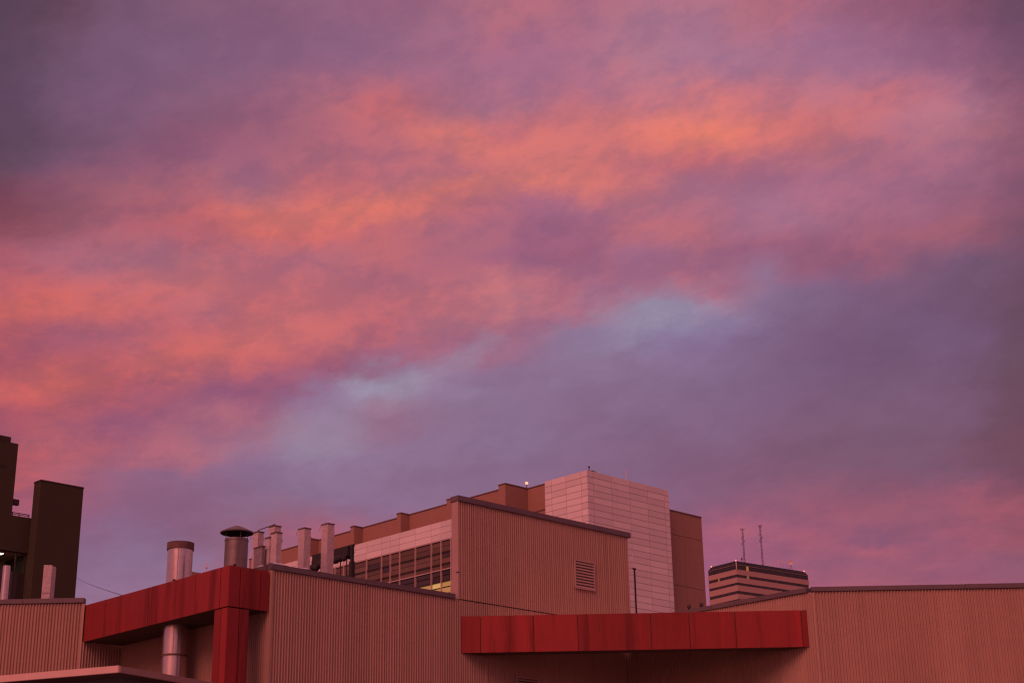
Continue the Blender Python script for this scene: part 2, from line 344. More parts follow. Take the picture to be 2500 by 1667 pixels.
MT = {
 'clad': mat('tan_cladding', (0.41, 0.27, 0.21), 0.55, per_object=0.07, noise=[(0.35, 0.35, (0.8, 0.78, 0.78)), (3.0, 0.25, (0.82, 0.8, 0.8))], streak=[(2.2, 0.30, (0.26, 0.16, 0.12), 0.52, 0.75)]),
 'trim': mat('pale_trim', (0.41, 0.29, 0.26), 0.5, noise=[(2.0, 0.3, (0.8, 0.8, 0.8))]),
 'flash': mat('eave_flashing_paint', (0.13, 0.102, 0.115), 0.5, noise=[(1.2, 0.5, (0.65, 0.62, 0.65)), (8, 0.3, (0.75, 0.75, 0.75))]),
 'dark': mat('dark_seam', (0.03, 0.022, 0.018), 0.9),
 'red': mat('red_panel_paint', (0.265, 0.028, 0.029), 0.55, spec=0.25, per_object=0.22,
            noise=[(1.3, 0.35, (0.72, 0.8, 0.8)), (14, 0.2, (0.8, 0.85, 0.85))],
            streak=[(1.5, 0.75, (0.11, 0.008, 0.008), 0.50, 0.66), (5.0, 0.45, (0.05, 0.012, 0.009), 0.60, 0.72), (2.6, 0.45, (0.42, 0.03, 0.035), 0.54, 0.70)]),
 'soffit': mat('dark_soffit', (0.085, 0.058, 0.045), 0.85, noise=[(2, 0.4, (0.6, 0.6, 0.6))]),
 'galv': mat('galvanised_steel', (0.66, 0.60, 0.58), 0.27, 0.92, noise=[(3.0, 0.35, (0.72, 0.7, 0.7)), (18, 0.25, (0.78, 0.76, 0.76))], streak=[(6, 0.4, (0.30, 0.24, 0.22), 0.52, 0.72)], bump=(9, 0.15, 0.02)),
 'dull': mat('dull_steel', (0.24, 0.21, 0.21), 0.55, 0.6, noise=[(4.0, 0.5, (0.6, 0.58, 0.58))], streak=[(6, 0.5, (0.10, 0.075, 0.07), 0.48, 0.7)]),
 'rust': mat('rusty_collar', (0.16, 0.10, 0.085), 0.7, 0.3, noise=[(6, 0.6, (0.5, 0.45, 0.45))]),
 'duct': mat('wrapped_duct', (0.50, 0.43, 0.44), 0.5, noise=[(3.5, 0.4, (0.75, 0.73, 0.75))], bump=(9, 0.6, 0.05)),
 'ductgrey': mat('grey_duct', (0.23, 0.20, 0.22), 0.6, noise=[(5, 0.4, (0.7, 0.7, 0.7))], bump=(10, 0.6, 0.05)),
 'cap': mat('duct_cap', (0.12, 0.075, 0.075), 0.7),
 'equip': mat('dark_equipment', (0.028, 0.024, 0.024), 0.75, noise=[(6, 0.5, (0.5, 0.5, 0.5))]),
 'tarp': mat('roof_membrane', (0.50, 0.47, 0.53), 0.32, spec=0.6, noise=[(4, 0.4, (0.65, 0.62, 0.68))], bump=(6, 0.5, 0.08)),
 'soot_shade': mat('soot_shade', (0.012, 0.010, 0.009), 0.95),  # sooty colour kept near black to carry the shade under the cap
 'roof': mat('roof_gravel', (0.16, 0.14, 0.13), 0.9, noise=[(2, 0.5, (0.6, 0.6, 0.6))]),
 'brick': mat('red_brown_brick', (0.33, 0.195, 0.145), 0.85, noise=[(0.12, 0.3, (0.82, 0.8, 0.8)), (1.6, 0.35, (0.78, 0.75, 0.75)), (7.0, 0.35, (0.7, 0.68, 0.68))]),
 'brickcap': mat('brick_coping', (0.13, 0.07, 0.06), 0.8),
 'white': mat('white_cladding_panel', (0.68, 0.64, 0.63), 0.5, per_object=0.11, noise=[(0.5, 0.2, (0.88, 0.87, 0.87)), (5, 0.18, (0.9, 0.9, 0.9))], streak=[(0.9, 0.2, (0.48, 0.41, 0.40), 0.55, 0.75)]),
 'joint': mat('panel_joint', (0.33, 0.20, 0.19), 0.9),
 'mull': mat('pale_mullion', (0.52, 0.40, 0.37), 0.5),
 'bar': mat('dark_bar', (0.035, 0.024, 0.02), 0.6),
 'glass': mat('dark_window_glass', (0.05, 0.036, 0.032), 0.12, spec=0.55, per_object=0.45),
 'blind': mat('window_with_blind', (0.15, 0.10, 0.075), 0.35, spec=0.4, per_object=0.35),
 'lit': emit('lit_office_window', (1.0, 0.50, 0.12), 0.22),
 'lit2': emit('lit_office_ceiling', (1.0, 0.60, 0.18), 0.36),
 'lit3': emit('dim_lit_window', (1.0, 0.42, 0.10), 0.10),
 'litpt': emit('lit_window_amber', (1.0, 0.36, 0.08), 0.2),
 'beacon': emit('red_obstruction_light', (1.0, 0.22, 0.12), 2.2),
 'tube': emit('fluorescent_light', (1.0, 0.82, 0.70), 9.0),
 'sp': mat('tower_spandrel', (0.40, 0.27, 0.235), 0.6, per_object=0.06, noise=[(0.15, 0.25, (0.85, 0.84, 0.84))]),
 'tglass': mat('tower_window_glass', (0.035, 0.03, 0.03), 0.15, spec=0.5, per_object=0.4),
 'mansard': mat('tower_sloped_glazing', (0.018, 0.021, 0.026), 0.45, spec=0.2),
 'black': mat('dark_brick', (0.046, 0.041, 0.024), 0.85, noise=[(0.25, 0.35, (0.75, 0.72, 0.7)), (3, 0.3, (0.75, 0.75, 0.75))]),
 'blackcap': mat('dark_coping', (0.035, 0.025, 0.02), 0.8),
 'room': mat('room_interior', (0.42, 0.32, 0.22), 0.8),
 'mast': mat('mast_steel', (0.085, 0.04, 0.045), 0.7, 0.2),
 'pale': mat('pale_antenna', (0.70, 0.55, 0.46), 0.6),
 'ground': mat('concrete_yard', (0.26, 0.235, 0.22), 0.9, noise=[(0.2, 0.4, (0.7, 0.7, 0.7)), (3, 0.4, (0.8, 0.8, 0.8))]),
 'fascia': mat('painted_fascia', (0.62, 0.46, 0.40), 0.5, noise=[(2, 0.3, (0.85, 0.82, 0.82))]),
 'fascia2': mat('dark_fascia', (0.30, 0.20, 0.17), 0.6, noise=[(3, 0.4, (0.75, 0.72, 0.72))]),  # darker tone for one of the two eave sides
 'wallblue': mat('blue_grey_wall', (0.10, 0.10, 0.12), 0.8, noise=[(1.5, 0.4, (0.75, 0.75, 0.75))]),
 'vent': mat('roof_vent_paint', (0.05, 0.045, 0.045), 0.8),
}

# ------------------------------------------------------------------ builders
class MB:
    def __init__(self): self.v = []; self.f = []
    def quad(self, a, b, c, d):
        n = len(self.v); self.v += [tuple(map(float, p)) for p in (a, b, c, d)]; self.f.append((n, n + 1, n + 2, n + 3))
    def hexa(self, p):           # 8 points: bottom ring 0-3, top ring 4-7
        n = len(self.v); self.v += [tuple(map(float, q)) for q in p]
        for q in ((0, 3, 2, 1), (4, 5, 6, 7), (0, 1, 5, 4), (1, 2, 6, 5), (2, 3, 7, 6), (3, 0, 4, 7)):
            self.f.append(tuple(n + k for k in q))
    def box(self, F, a0, a1, o0, o1, z0, z1):
        self.hexa([F.P(a0, o1, z0), F.P(a1, o1, z0), F.P(a1, o0, z0), F.P(a0, o0, z0),
                   F.P(a0, o1, z1), F.P(a1, o1, z1), F.P(a1, o0, z1), F.P(a0, o0, z1)])
    def bar(self, p, q, r, n=6, r2=None):
        p, q = Vector(p), Vector(q); d = (q - p).normalized()
        x = d.orthogonal().normalized(); y = d.cross(x)
        b = len(self.v); r2 = r if r2 is None else r2
        for c, rr in ((p, r), (q, r2)):
            for k in range(n):
                a = 2 * math.pi * k / n
                self.v.append(tuple(c + (x * math.cos(a) + y * math.sin(a)) * rr))
        for k in range(n):
            self.f.append((b + k, b + (k + 1) % n, b + n + (k + 1) % n, b + n + k))
        self.f.append(tuple(b + k for k in reversed(range(n)))); self.f.append(tuple(b + n + k for k in range(n)))
    def lathe(self, c, prof, n=40):      # prof: [(r, z)]
        b = len(self.v)
        for r, z in prof:
            for k in range(n):
                a = 2 * math.pi * k / n
                self.v.append((c[0] + r * math.cos(a), c[1] + r * math.sin(a), z))
        for i in range(len(prof) - 1):
            for k in range(n):
                k2 = (k + 1) % n
                self.f.append((b + i * n + k, b + i * n + k2, b + (i + 1) * n + k2, b + (i + 1) * n + k))
    def sphere(self, c, r, n=10):
        self.lathe(c, [(r * math.sin(math.pi * i / 6) + 1e-4, c[2] - r * math.cos(math.pi * i / 6)) for i in range(7)], n)
    def build(self, name, m, parent=None, smooth=False, bevel=0.0):
        me = bpy.data.meshes.new(name); me.from_pydata(self.v, [], self.f); me.update()
        bm = bmesh.new(); bm.from_mesh(me); bmesh.ops.recalc_face_normals(bm, faces=bm.faces)
        if bevel:
            bmesh.ops.bevel(bm, geom=bm.edges[:], offset=bevel, segments=2, affect='EDGES')
        if smooth:
            for f in bm.faces: f.smooth = True
        bm.to_mesh(me); bm.free()
        me.materials.append(MT[m])
        o = bpy.data.objects.new(name, me); col.objects.link(o)
        if smooth:
            try: me.set_sharp_from_angle(angle=math.radians(40))
            except Exception: pass
        if parent is not None: attach(o, parent)
        return o

def attach(o, parent):
    o.parent = parent
    base = Vector(parent['_base']) if '_base' in parent else Vector((0, 0, 0))
    o.matrix_parent_inverse = Matrix.Translation(-base)

def thing(name, label, cat, loc, group=None):
    o = bpy.data.objects.new(name, None); col.objects.link(o)
    o.location = loc; o['_base'] = tuple(float(x) for x in loc); o.empty_display_size = 0.5
    tag(o, label, cat, group)
    return o

def tag(o, label, cat, group=None):
    o['label'] = label; o['category'] = cat
    if group: o['group'] = group
    return o

class Fr:
    """vertical plane: origin (xy), d = along, n = outward (towards the viewer)"""
    def __init__(self, o, d, n): self.o = np.array(o[:2], float); self.d = np.array(d[:2], float); self.n = np.array(n[:2], float)
    def P(self, a, o, z):
        q = self.o + self.d * a + self.n * o
        return (q[0], q[1], z)
    def A(self, px, py, out=0.0):
        v = ray(px, py); q = self.o + self.n * out
        t = np.dot(q - EYE[:2], self.n) / np.dot(v[:2], self.n)
        h = EYE + v * t
        return float(np.dot(h[:2] - self.o, self.d)), float(h[2])
    def shift(self, a=0.0, o=0.0): return Fr(self.o + self.d * a + self.n * o, self.d, self.n)

_unit = {}
def unit_box(m):
    if m not in _unit:
        b = MB(); b.hexa([(0, 0, 0), (1, 0, 0), (1, 1, 0), (0, 1, 0), (0, 0, 1), (1, 0, 1), (1, 1, 1), (0, 1, 1)])
        o = b.build('panel_mesh', m); me = o.data; bpy.data.objects.remove(o); _unit[m] = me
    return _unit[m]

def piece(name, F, a0, a1, o0, o1, z0, z1, m, parent):
    """a plain panel sharing one mesh, sized by its transform"""
    o = bpy.data.objects.new(name, unit_box(m)); col.objects.link(o)
    p = F.P(a0, o0, z0)
    o.location = p
    o.scale = (a1 - a0, o1 - o0, z1 - z0)
    ang = math.atan2(F.d[1], F.d[0])
    if F.d[0] * F.n[1] - F.d[1] * F.n[0] < 0:      # mirrored frame: walk from the other side
        o.location = F.P(a1, o0, z0); ang += math.pi
    o.rotation_euler = (0, 0, ang)
    attach(o, parent)
    return o

def corrugated(F, a0, a1, z0, z1, pitch=0.10, depth=0.05, off=0.0, seg=8, name='corrugated_wall', parent=None):
    """a thin backing wall carrying lapped ribbed sheets about a metre wide"""
    b = MB(); b.quad(F.P(a0, off - 0.006, z0), F.P(a1, off - 0.006, z0), F.P(a1, off - 0.006, z1), F.P(a0, off - 0.006, z1))
    wall = b.build(name, 'clad', parent)
    prof = [0, 0.1, 0.7, 1.0, 1.0, 0.7, 0.1, 0]
    rnd = random.Random(int(abs(a0 * 31 + a1 * 17 + z1)))
    a, k = a0, 0
    while a < a1 - 0.01:
        nr = 10 if k else 7
        e = a + nr * pitch
        if e > a1 - 0.25: nr = max(2, int(round((a1 - a) / pitch))); e = a1
        b = MB(); n = nr * seg; lift = 0.0025 * (k % 2)
        jit = [(rnd.uniform(-0.006, 0.006), rnd.uniform(0.86, 1.06)) for _ in range(nr + 1)]
        for i in range(n + 1):
            r = i // seg
            j, dd = jit[min(r, nr)]
            x = a + (e - a) * i / n + (j if 0 < i < n else 0)
            o = off + lift + depth * dd * prof[i % seg]
            b.v.append(F.P(x, o, z0)); b.v.append(F.P(x, o, z1))
        for i in range(n): b.f.append((2 * i, 2 * i + 2, 2 * i + 3, 2 * i + 1))
        b.build('cladding_sheet', 'clad', wall)
        a = e; k += 1
    return wall

def dist_point(px, py, D):
    v = ray(px, py)
    return EYE + v * D / math.hypot(v[0], v[1])

dR = np.array([math.sin(AZ), math.cos(AZ)]); dL = np.array([-math.cos(AZ), math.sin(AZ)])

# ------------------------------------------------------------------ ground
g = MB(); S = 6000
g.quad((-S, -S, 0), (S, -S, 0), (S, S, 0), (-S, S, 0))
ground = g.build('ground', 'ground'); ground['kind'] = 'structure'

# ------------------------------------------------------------------ corrugated building
C0 = dist_point(663, 1400, 46.0)[:2]
Fmain = Fr(C0, dR, -dL)                    # long wall, faces right of the viewer
sI, _ = Fmain.A(1529, 1600)
I = C0 + dR * sI
F3 = Fr(I, -dL, -dR)                       # inner return wall of the corner
tB, _ = F3.A(1983, 1440)
B = I - dL * tB
F2 = Fr(B, (1, 0), (0, -1))                # right wall, square to the viewer
sP, _ = Fmain.A(561, 1379)
P = C0 + dR * sP
FPL = Fr(P, -dL, -dR)                      # outer face of the left red band (a < 0 going away)
aQ, _ = FPL.A(206, 1500)
Q = P - dL * aQ
FL = Fr(C0, -dL, -dR)                      # left face of the long block, a from aQ to 0
F1 = Fr(Q, (1, 0), (0, -1))                # left wall, square to the viewer
EAVE = 11.33
bld = thing('corrugated_building', 'tan corrugated metal building with grey eaves and red band panels', 'building', (C0[0], C0[1], 0))
def part(b, name, m, parent=bld, **k): return b.build(name, m, parent, **k)

aScr, _ = Fmain.A(1116.5, 1440)
aEav, _ = Fmain.A(1109, 1455)
aScrE, _ = Fmain.A(1535, 1400)
corrugated(Fmain, 0.02, sI, 0, 11.17, parent=bld)
corrugated(FL, aQ, -0.02, 0, 11.17, parent=bld)
corrugated(Fr(Q, dR, -dL), 0.0, -sP, 0, 9.96, parent=bld)
corrugated(F3, 0.0, tB, 0, 11.19, parent=bld)
corrugated(F2, 0.02, 24, 0, 11.19, parent=bld)
corrugated(F1, -22, -0.02, 0, 11.19, parent=bld)
# corner trims
for F, a in ((Fmain, 0.0), (F2, 0.0)):
    b = MB(); b.box(F, a - 0.03, a + 0.04, -0.04, 0.055, 0, 11.165); part(b, 'corner_trim', 'clad')
b = MB(); b.box(F1, -0.06, 0.0, -0.04, 0.055, 0, 11.165); part(b, 'corner_trim', 'clad')
b = MB(); b.box(Fmain, sI - 0.06, sI - 0.02, 0.0, 0.06, 0, 11.1); part(b, 'corner_trim', 'dark')
a83, _ = Fmain.A(1184, 1640)
b = MB(); b.box(Fmain, a83 - 0.02, a83 + 0.05, 0.0, 0.08, 0, 9.40); part(b, 'corner_trim', 'clad')
# roof slab
rv = [Q + np.array([-22, 0]), Q, Q + dR * (-sP), C0, I, B, B + np.array([24, 0]), B + np.array([24, 30]), Q + np.array([-22, 30])]
rv = [v + np.array([0, 0.06]) for v in rv]
b = MB(); n = len(rv)
for z in (11.02, 11.15):
    b.v += [(v[0], v[1], z) for v in rv]
b.f.append(tuple(range(n))[::-1]); b.f.append(tuple(range(n, 2 * n)))
for k in range(n): b.f.append((k, (k + 1) % n, n + (k + 1) % n, n + k))
roof = part(b, 'roof', 'roof')
# eave flashings (slightly uneven lengths of folded metal)
def eave(F, a0, a1, z0, z1, out, step=3.0):
    a = a0; k = 0
    while a < a1 - 0.01:
        e = min(a + step, a1)
        if a1 - e < 0.6: e = a1
        b = MB(); j = 0.006 * ((k * 7) % 3)
        b.box(F, a + 0.004, e - 0.004, -0.16, out + j, z0, z1 + j); part(b, 'eave_flashing', 'flash', bevel=0.008)
        a = e; k += 1
eave(Fmain, -0.06, aEav, 11.175, EAVE, 0.075, 3.6)
eave(FL, -1.9, -0.165, 11.175, EAVE, 0.075)
eave(F3, 0.05, tB - 0.17, 11.20, EAVE + 0.02, 0.075, 4)
eave(F2, -0.05, 24, 11.20, EAVE + 0.02, 0.075, 5)
eave(F1, -22, -0.02, 11.20, EAVE + 0.02, 0.075, 5)

# tall screen wall on top of the long wall
screen = corrugated(Fmain, aScr + 0.03, aScrE, 11.20, 14.46, off=0.012, name='screen_wall', parent=bld)
b = MB(); b.box(Fmain, aScr, aScrE - 0.01, -0.27, 0.0, 11.2, 14.46); b.build('screen_core', 'trim', bld)
b = MB(); b.box(Fmain, aScr - 0.008, aScr + 0.03, -0.02, 0.058, 11.18, 14.46); b.build('corner_trim', 'trim', bld)
b = MB(); b.box(Fmain, aScr - 0.02, aScr + 0.04, -0.05, 0.066, 12.06, 12.085); b.build('trim_joint', 'dark', bld)
b = MB(); b.box(Fmain, aScr - 0.03, aScrE + 0.10, -0.30, 0.10, 14.455, 14.645); b.build('coping', 'flash', bld, bevel=0.012)
b = MB(); b.box(Fmain, aScr + 0.11, aScrE - 0.3, -0.02, 0.012, 11.168, 11.202); b.build('lap_seam', 'dark', bld)

def louvre(F, a0, a1, z0, z1, nsl):
    b = MB(); t = 0.045
    b.box(F, a0, a0 + t, 0.0, 0.105, z0, z1); b.box(F, a1 - t, a1, 0.0, 0.105, z0, z1)
    b.box(F, a0 + t, a1 - t, 0.0, 0.103, z1 - t, z1); b.box(F, a0 + t, a1 - t, 0.0, 0.103, z0, z0 + t)
    fr = b.build('louvre', 'trim', bld)
    b = MB(); b.box(F, a0 + t, a1 - t, 0.052, 0.056, z0 + t, z1 - t); b.build('louvre_back', 'dark', fr)
    h = (z1 - z0 - 2 * t) / nsl
    for k in range(nsl):
        zz = z0 + t + h * k
        b = MB()
        b.hexa([F.P(a0 + t, 0.100, zz + 0.02 * h), F.P(a1 - t, 0.100, zz + 0.02 * h), F.P(a1 - t, 0.058, zz + 0.62 * h), F.P(a0 + t, 0.058, zz + 0.62 * h),
                F.P(a0 + t, 0.102, zz + 0.20 * h), F.P(a1 - t, 0.102, zz + 0.20 * h), F.P(a1 - t, 0.060, zz + 0.80 * h), F.P(a0 + t, 0.060, zz + 0.80 * h)])
        b.build('slat', 'trim', fr)
    return fr
l0, lz1 = Fmain.A(1398, 1365); l1, _ = Fmain.A(1447, 1380); _, lz0 = Fmain.A(1399, 1435)
louvre(Fmain, l0, l1, lz0, lz1, 9)
m0, mz1 = Fmain.A(1255, 1650); m1, _ = Fmain.A(1311, 1660)
louvre(Fmain, m0, m1, mz1 - 0.95, mz1, 9)

# ---- red band, left: two sides and a corner column
ZT, ZB = 11.12, 9.945
def red_panels(F, cuts, z0, z1, parent, o0=-0.03, o1=0.0, gap=0.012, name='panel'):
    for k in range(len(cuts) - 1):
        j = random.uniform(-0.003, 0.003)
        piece(name, F, cuts[k] + gap, cuts[k + 1] - gap, o0, o1 + j, z0, z1, 'red', parent)
aR_end, _ = Fmain.A(657, 1440)
b = MB(); b.box(FPL, aQ + 0.0, -0.035, -0.30, -0.03, ZB, ZT - 0.02)
b.box(Fr(P, dR, -dL), 0.30, aR_end - sP, -0.30, -0.03, ZB, ZT - 0.02)
band_l = b.build('red_band', 'soffit', bld)
band_l['label'] = 'red panelled band wrapping round the chimney corner on a red column'
cuts = [aQ + 0.05] + [FPL.A(x, 1450)[0] for x in (300, 364, 420, 477, 538)] + [0.0]
cuts[2] = FPL.A(364, 1450)[0]
cuts = [aQ + 0.05, FPL.A(364, 1450)[0], FPL.A(477, 1430)[0], FPL.A(538, 1430)[0], 0.0]
red_panels(FPL, cuts, ZB, ZT, band_l)
FPR = Fr(P, dR, -dL)
cutsR = [0.0, FPR.A(586, 1430)[0], FPR.A(636, 1430)[0], aR_end - sP]
red_panels(FPR, cutsR, ZB, ZT, band_l, o0=-0.029)
# column
cl, _ = FPL.A(520, 1560); cl2, _ = FPL.A(537, 1560); cr2, _ = FPR.A(582, 1560); cr, _ = FPR.A(606, 1560)
b = MB(); b.box(FPL, cl, -0.03, -cr + 0.0, -0.03, 0.0, ZB - 0.03)
colm = b.build('column', 'soffit', bld)
zc = [0.02, 2.4, 4.9, 7.4, ZB - 0.03]
for k in range(4):
    red_panels(FPL, [cl, cl2, 0.0], zc[k] + 0.006, zc[k + 1] - 0.006, colm, name='panel')
    red_panels(FPR, [0.0, cr2, cr], zc[k] + 0.006, zc[k + 1] - 0.006, colm, o0=-0.029)
# soffit and lid of the chase
b = MB(); b.box(FPL, aQ + 0.06, -0.31, sP + 0.05, -0.31, ZB + 0.012, ZB + 0.09); b.build('soffit', 'soffit', bld)
# small bolts on the top edge
for px in (420, 576):
    F = FPL if px < 561 else FPR
    a, z = F.A(px, 1400); b = MB(); b.box(F, a - 0.03, a + 0.03, -0.12, -0.05, ZT - 0.03, ZT + 0.07); b.build('bracket', 'dark', band_l)

# ---- red band, right: a beam across the mouth of the inner corner
aA, _ = Fmain.A(1122, 1503)
A = C0 + dR * aA
FB2 = Fr(A, (1, 0), (0, -1))
ZT2, ZB2 = 10.64, 9.46
xe = FB2.A(1983, 1530)[0]
b = MB(); b.box(FB2, 0.02, xe - 0.05, -0.62, -0.03, ZB2, ZT2 - 0.02)
band_r = b.build('red_band', 'soffit', bld)
band_r['label'] = 'long red panelled beam with dark stains across the inner corner'
b = MB()                                     # added unseen lid to darken the corner walls; pale for bounce light
tri = [A + np.array([0.75, 0.64]), A + np.array([xe - 0.75, 0.64]), A + np.array([xe / 2 + 0.35, 5.25]), A + np.array([xe / 2 - 0.35, 5.25])]
for zq_ in (10.50, 10.57): b.v += [(q[0], q[1], zq_) for q in tri]
b.f += [(3, 2, 1, 0), (4, 5, 6, 7), (0, 1, 5, 4), (1, 2, 6, 5), (2, 3, 7, 6), (3, 0, 4, 7)]
b.build('shade_lid', 'fascia', bld)
cuts = [0.02] + [FB2.A(x, 1545)[0] for x in (1173, 1303, 1411, 1590, 1684, 1797, 1959)] + [xe]
red_panels(FB2, cuts, ZB2, ZT2, band_r)

# ------------------------------------------------------------------ chimneys in the chase
def ring_seams(b, c, r, zs, t=0.012):
    for z in zs: b.lathe(c, [(r, z - 0.02), (r + t, z - 0.02), (r + t, z + 0.02), (r, z + 0.02)], 40)
Fmid = FPL.shift(o=-0.74)
a1, zt1 = Fmid.A(441.5, 1326)
c1 = Fmid.P(a1, 0, 0)
sc = math.hypot(c1[0], c1[1]) / F_PX / math.cos(math.radians(8))
ch = thing('metal_chimney', 'shiny round metal chimney with rusty collar behind the red band', 'chimney', (c1[0], c1[1], 0))
r1 = 0.385
b = MB(); b.lathe(c1, [(r1, 0), (r1, zt1 - 0.03), (r1 - 0.015, zt1 - 0.03), (r1 - 0.015, zt1 - 0.8), (0.001, zt1 - 0.8)], 48)
ring_seams(b, c1, r1, (2.2, 4.6, 7.0))
b.build('flue', 'galv', ch, smooth=True)
b = MB(); b.lathe(c1, [(r1 + 0.003, zt1 - 0.22), (r1 + 0.03, zt1 - 0.22), (r1 + 0.03, zt1), (r1 - 0.03, zt1), (r1 - 0.03, zt1 - 0.2)], 48)
b.build('collar', 'rust', ch, smooth=True)
for zs_b in (9.05,):
    b = MB(); b.lathe(c1, [(r1 + 0.002, zs_b - 0.03), (r1 + 0.016, zs_b - 0.03), (r1 + 0.016, zs_b + 0.03), (r1 + 0.002, zs_b + 0.03)], 48); b.build('strap', 'rust', ch, smooth=True)
b = MB(); fx = Vector((c1[0], c1[1], 0)); dirc = Vector((-c1[0], -c1[1], 0)).normalized()
sm = fx + dirc * (r1 + 0.002) + Vector((-0.06, 0, 0))
b.bar(sm + Vector((0, 0, 9.1)), sm + Vector((0, 0, zt1 - 0.23)), 0.009); b.build('seam', 'rust', ch)

Fst = FPL.shift(o=-0.95)
a2, z2_ = Fst.A(578, 1312)
c2 = Fst.P(a2, 0, 0); r2 = 0.345
_, zhat = Fst.A(580, 1283)
_, zbrim = Fst.A(580, 1299)
st = thing('capped_stack', 'dull grey round stack with wide conical rain cap above the red corner', 'chimney', (c2[0], c2[1], ZB + 0.09))
_, ztop2 = Fst.A(578, 1316)
b = MB(); b.lathe(c2, [(r2, ZB + 0.09), (r2, ztop2), (r2 - 0.012, ztop2), (r2 - 0.012, ztop2 - 0.7), (0.001, ztop2 - 0.7)], 48)
ring_seams(b, c2, r2, (11.3, ztop2 - 0.05))
b.build('flue', 'dull', st, smooth=True)
b = MB(); b.lathe(c2, [(0.49, zbrim - 0.035), (0.50, zbrim + 0.0), (0.20, zhat - 0.055), (0.001, zhat + 0.015)], 48)
hat = b.build('rain_cap', 'dull', st, smooth=True)
b = MB(); b.lathe(c2, [(0.001, zhat - 0.06), (0.478, zbrim - 0.036), (0.488, zbrim - 0.0355)], 48); b.build('shaded_underside', 'soot_shade', hat, smooth=True)  # shade below the cap is put into this sooty colour
for k in range(4):
    a = k * math.pi / 2 + 0.5
    p = Vector((c2[0] + (r2 - 0.005) * math.cos(a), c2[1] + (r2 - 0.005) * math.sin(a), 0))
    b = MB(); b.bar(p + Vector((0, 0, ztop2 - 0.12)), p + Vector((0, 0, zbrim + 0.03)), 0.012); b.build('strut', 'dull', st)

# ------------------------------------------------------------------ roof ducts
def duct(px0, pxc, px1, py_top, t, m, name, label, capm='cap', wires=True):
    """square duct: left edge px0, nearest corner pxc, right edge px1; t metres behind the long wall"""
    F = Fmain.shift(o=-t)
    ac, zt = F.A(pxc, py_top)
    c = np.array(F.P(ac, 0, 0)[:2])
    FLc = Fr(c, -dL, -dR); aw, _ = FLc.A(px0, py_top + 20)
    ar, _ = F.A(px1, py_top + 20); w = ar - ac; dpt = -aw
    th = thing(name, label, 'duct', (c[0] + dR[0] * w / 2 + dL[0] * dpt / 2, c[1] + dR[1] * w / 2 + dL[1] * dpt / 2, 11.15))
    G = Fr(c, dR, -dL)
    b = MB()
    nz = 7
    rnd = random.Random(int(px0))
    rings = []
    for k in range(nz + 1):
        z = 11.15 + (zt - 0.03 - 11.15) * k / nz
        ring = []
        for (a, o) in ((0, 0), (w / 2, 0), (w, 0), (w, -dpt / 2), (w, -dpt), (w / 2, -dpt), (0, -dpt), (0, -dpt / 2)):
            j = 0.006
            ring.append(G.P(a + rnd.uniform(-j, j), o + rnd.uniform(-j, j), z))
        rings.append(ring)
    for ring in rings: b.v += ring
    for k in range(nz):
        for i in range(8):
            b.f.append((8 * k + i, 8 * k + (i + 1) % 8, 8 * k + 8 + (i + 1) % 8, 8 * k + 8 + i))
    b.f.append(tuple(range(7, -1, -1))); b.f.append(tuple(range(8 * nz, 8 * nz + 8)))
    b.build('shaft', m, th)
    b = MB(); b.box(G, -0.02, w + 0.02, -dpt - 0.02, 0.02, zt - 0.032, zt); b.build('cap', capm, th)
    if wires:
        b = MB()
        p = Vector(G.P(w + 0.02, -dpt / 2, zt - 0.015))
        pts = [p, p + Vector((0.05, 0, -0.10)), p + Vector((0.10, 0.02, -0.28))]
        for q0, q1 in zip(pts, pts[1:]): b.bar(q0, q1, 0.006, 5)
        p = Vector(G.P(-0.02, -dpt, zt - 0.015))
        pts = [p, p + Vector((-0.03, 0, -0.08)), p + Vector((-0.06, 0.0, -0.22))]
        for q0, q1 in zip(pts, pts[1:]): b.bar(q0, q1, 0.006, 5)
        b.build('loose_wire', 'cap', th)
    return th
duct(785.0, 800.5, 816, 1275.5, 4.2, 'duct', 'square_duct', 'tallest pale square duct standing beside the dark overhead tray')
duct(728.5, 743.5, 758.5, 1286.5, 4.0, 'duct', 'square_duct', 'pale square duct standing between the tallest duct and the paired ducts')
duct(662, 675.5, 688, 1297, 2.6, 'duct', 'square_duct', 'pale square duct standing in front of a taller twin duct')
duct(657, 671, 685.5, 1281, 3.7, 'duct', 'square_duct', 'pale square duct with dark cap rising behind a shorter twin', wires=False)
duct(617, 630.5, 643.5, 1295.5, 4.4, 'duct', 'square_duct', 'pale square duct behind the short grey duct near the rain cap')
duct(620, 640.5, 646.5, 1331, 3.4, 'ductgrey', 'square_duct', 'short grey square duct beside the conical rain cap', wires=False)
duct(647, 658.5, 661.5, 1309.5, 3.3, 'duct', 'square_duct', 'narrow pale duct squeezed between the grey duct and the paired ducts', wires=False)
# tie bar between two ducts
F = Fmain.shift(o=-4.05)
p = F.P(*[F.A(630, 1294)[0], 0, F.A(630, 1294)[1]]); q = F.P(*[F.A(672, 1279)[0], 0, F.A(672, 1279)[1]])
b = MB(); b.bar(p, q, 0.016); o = b.build('tie_bar', 'cap'); tag(o, 'thin dark tie bar joining the caps of two pale ducts', 'bar')

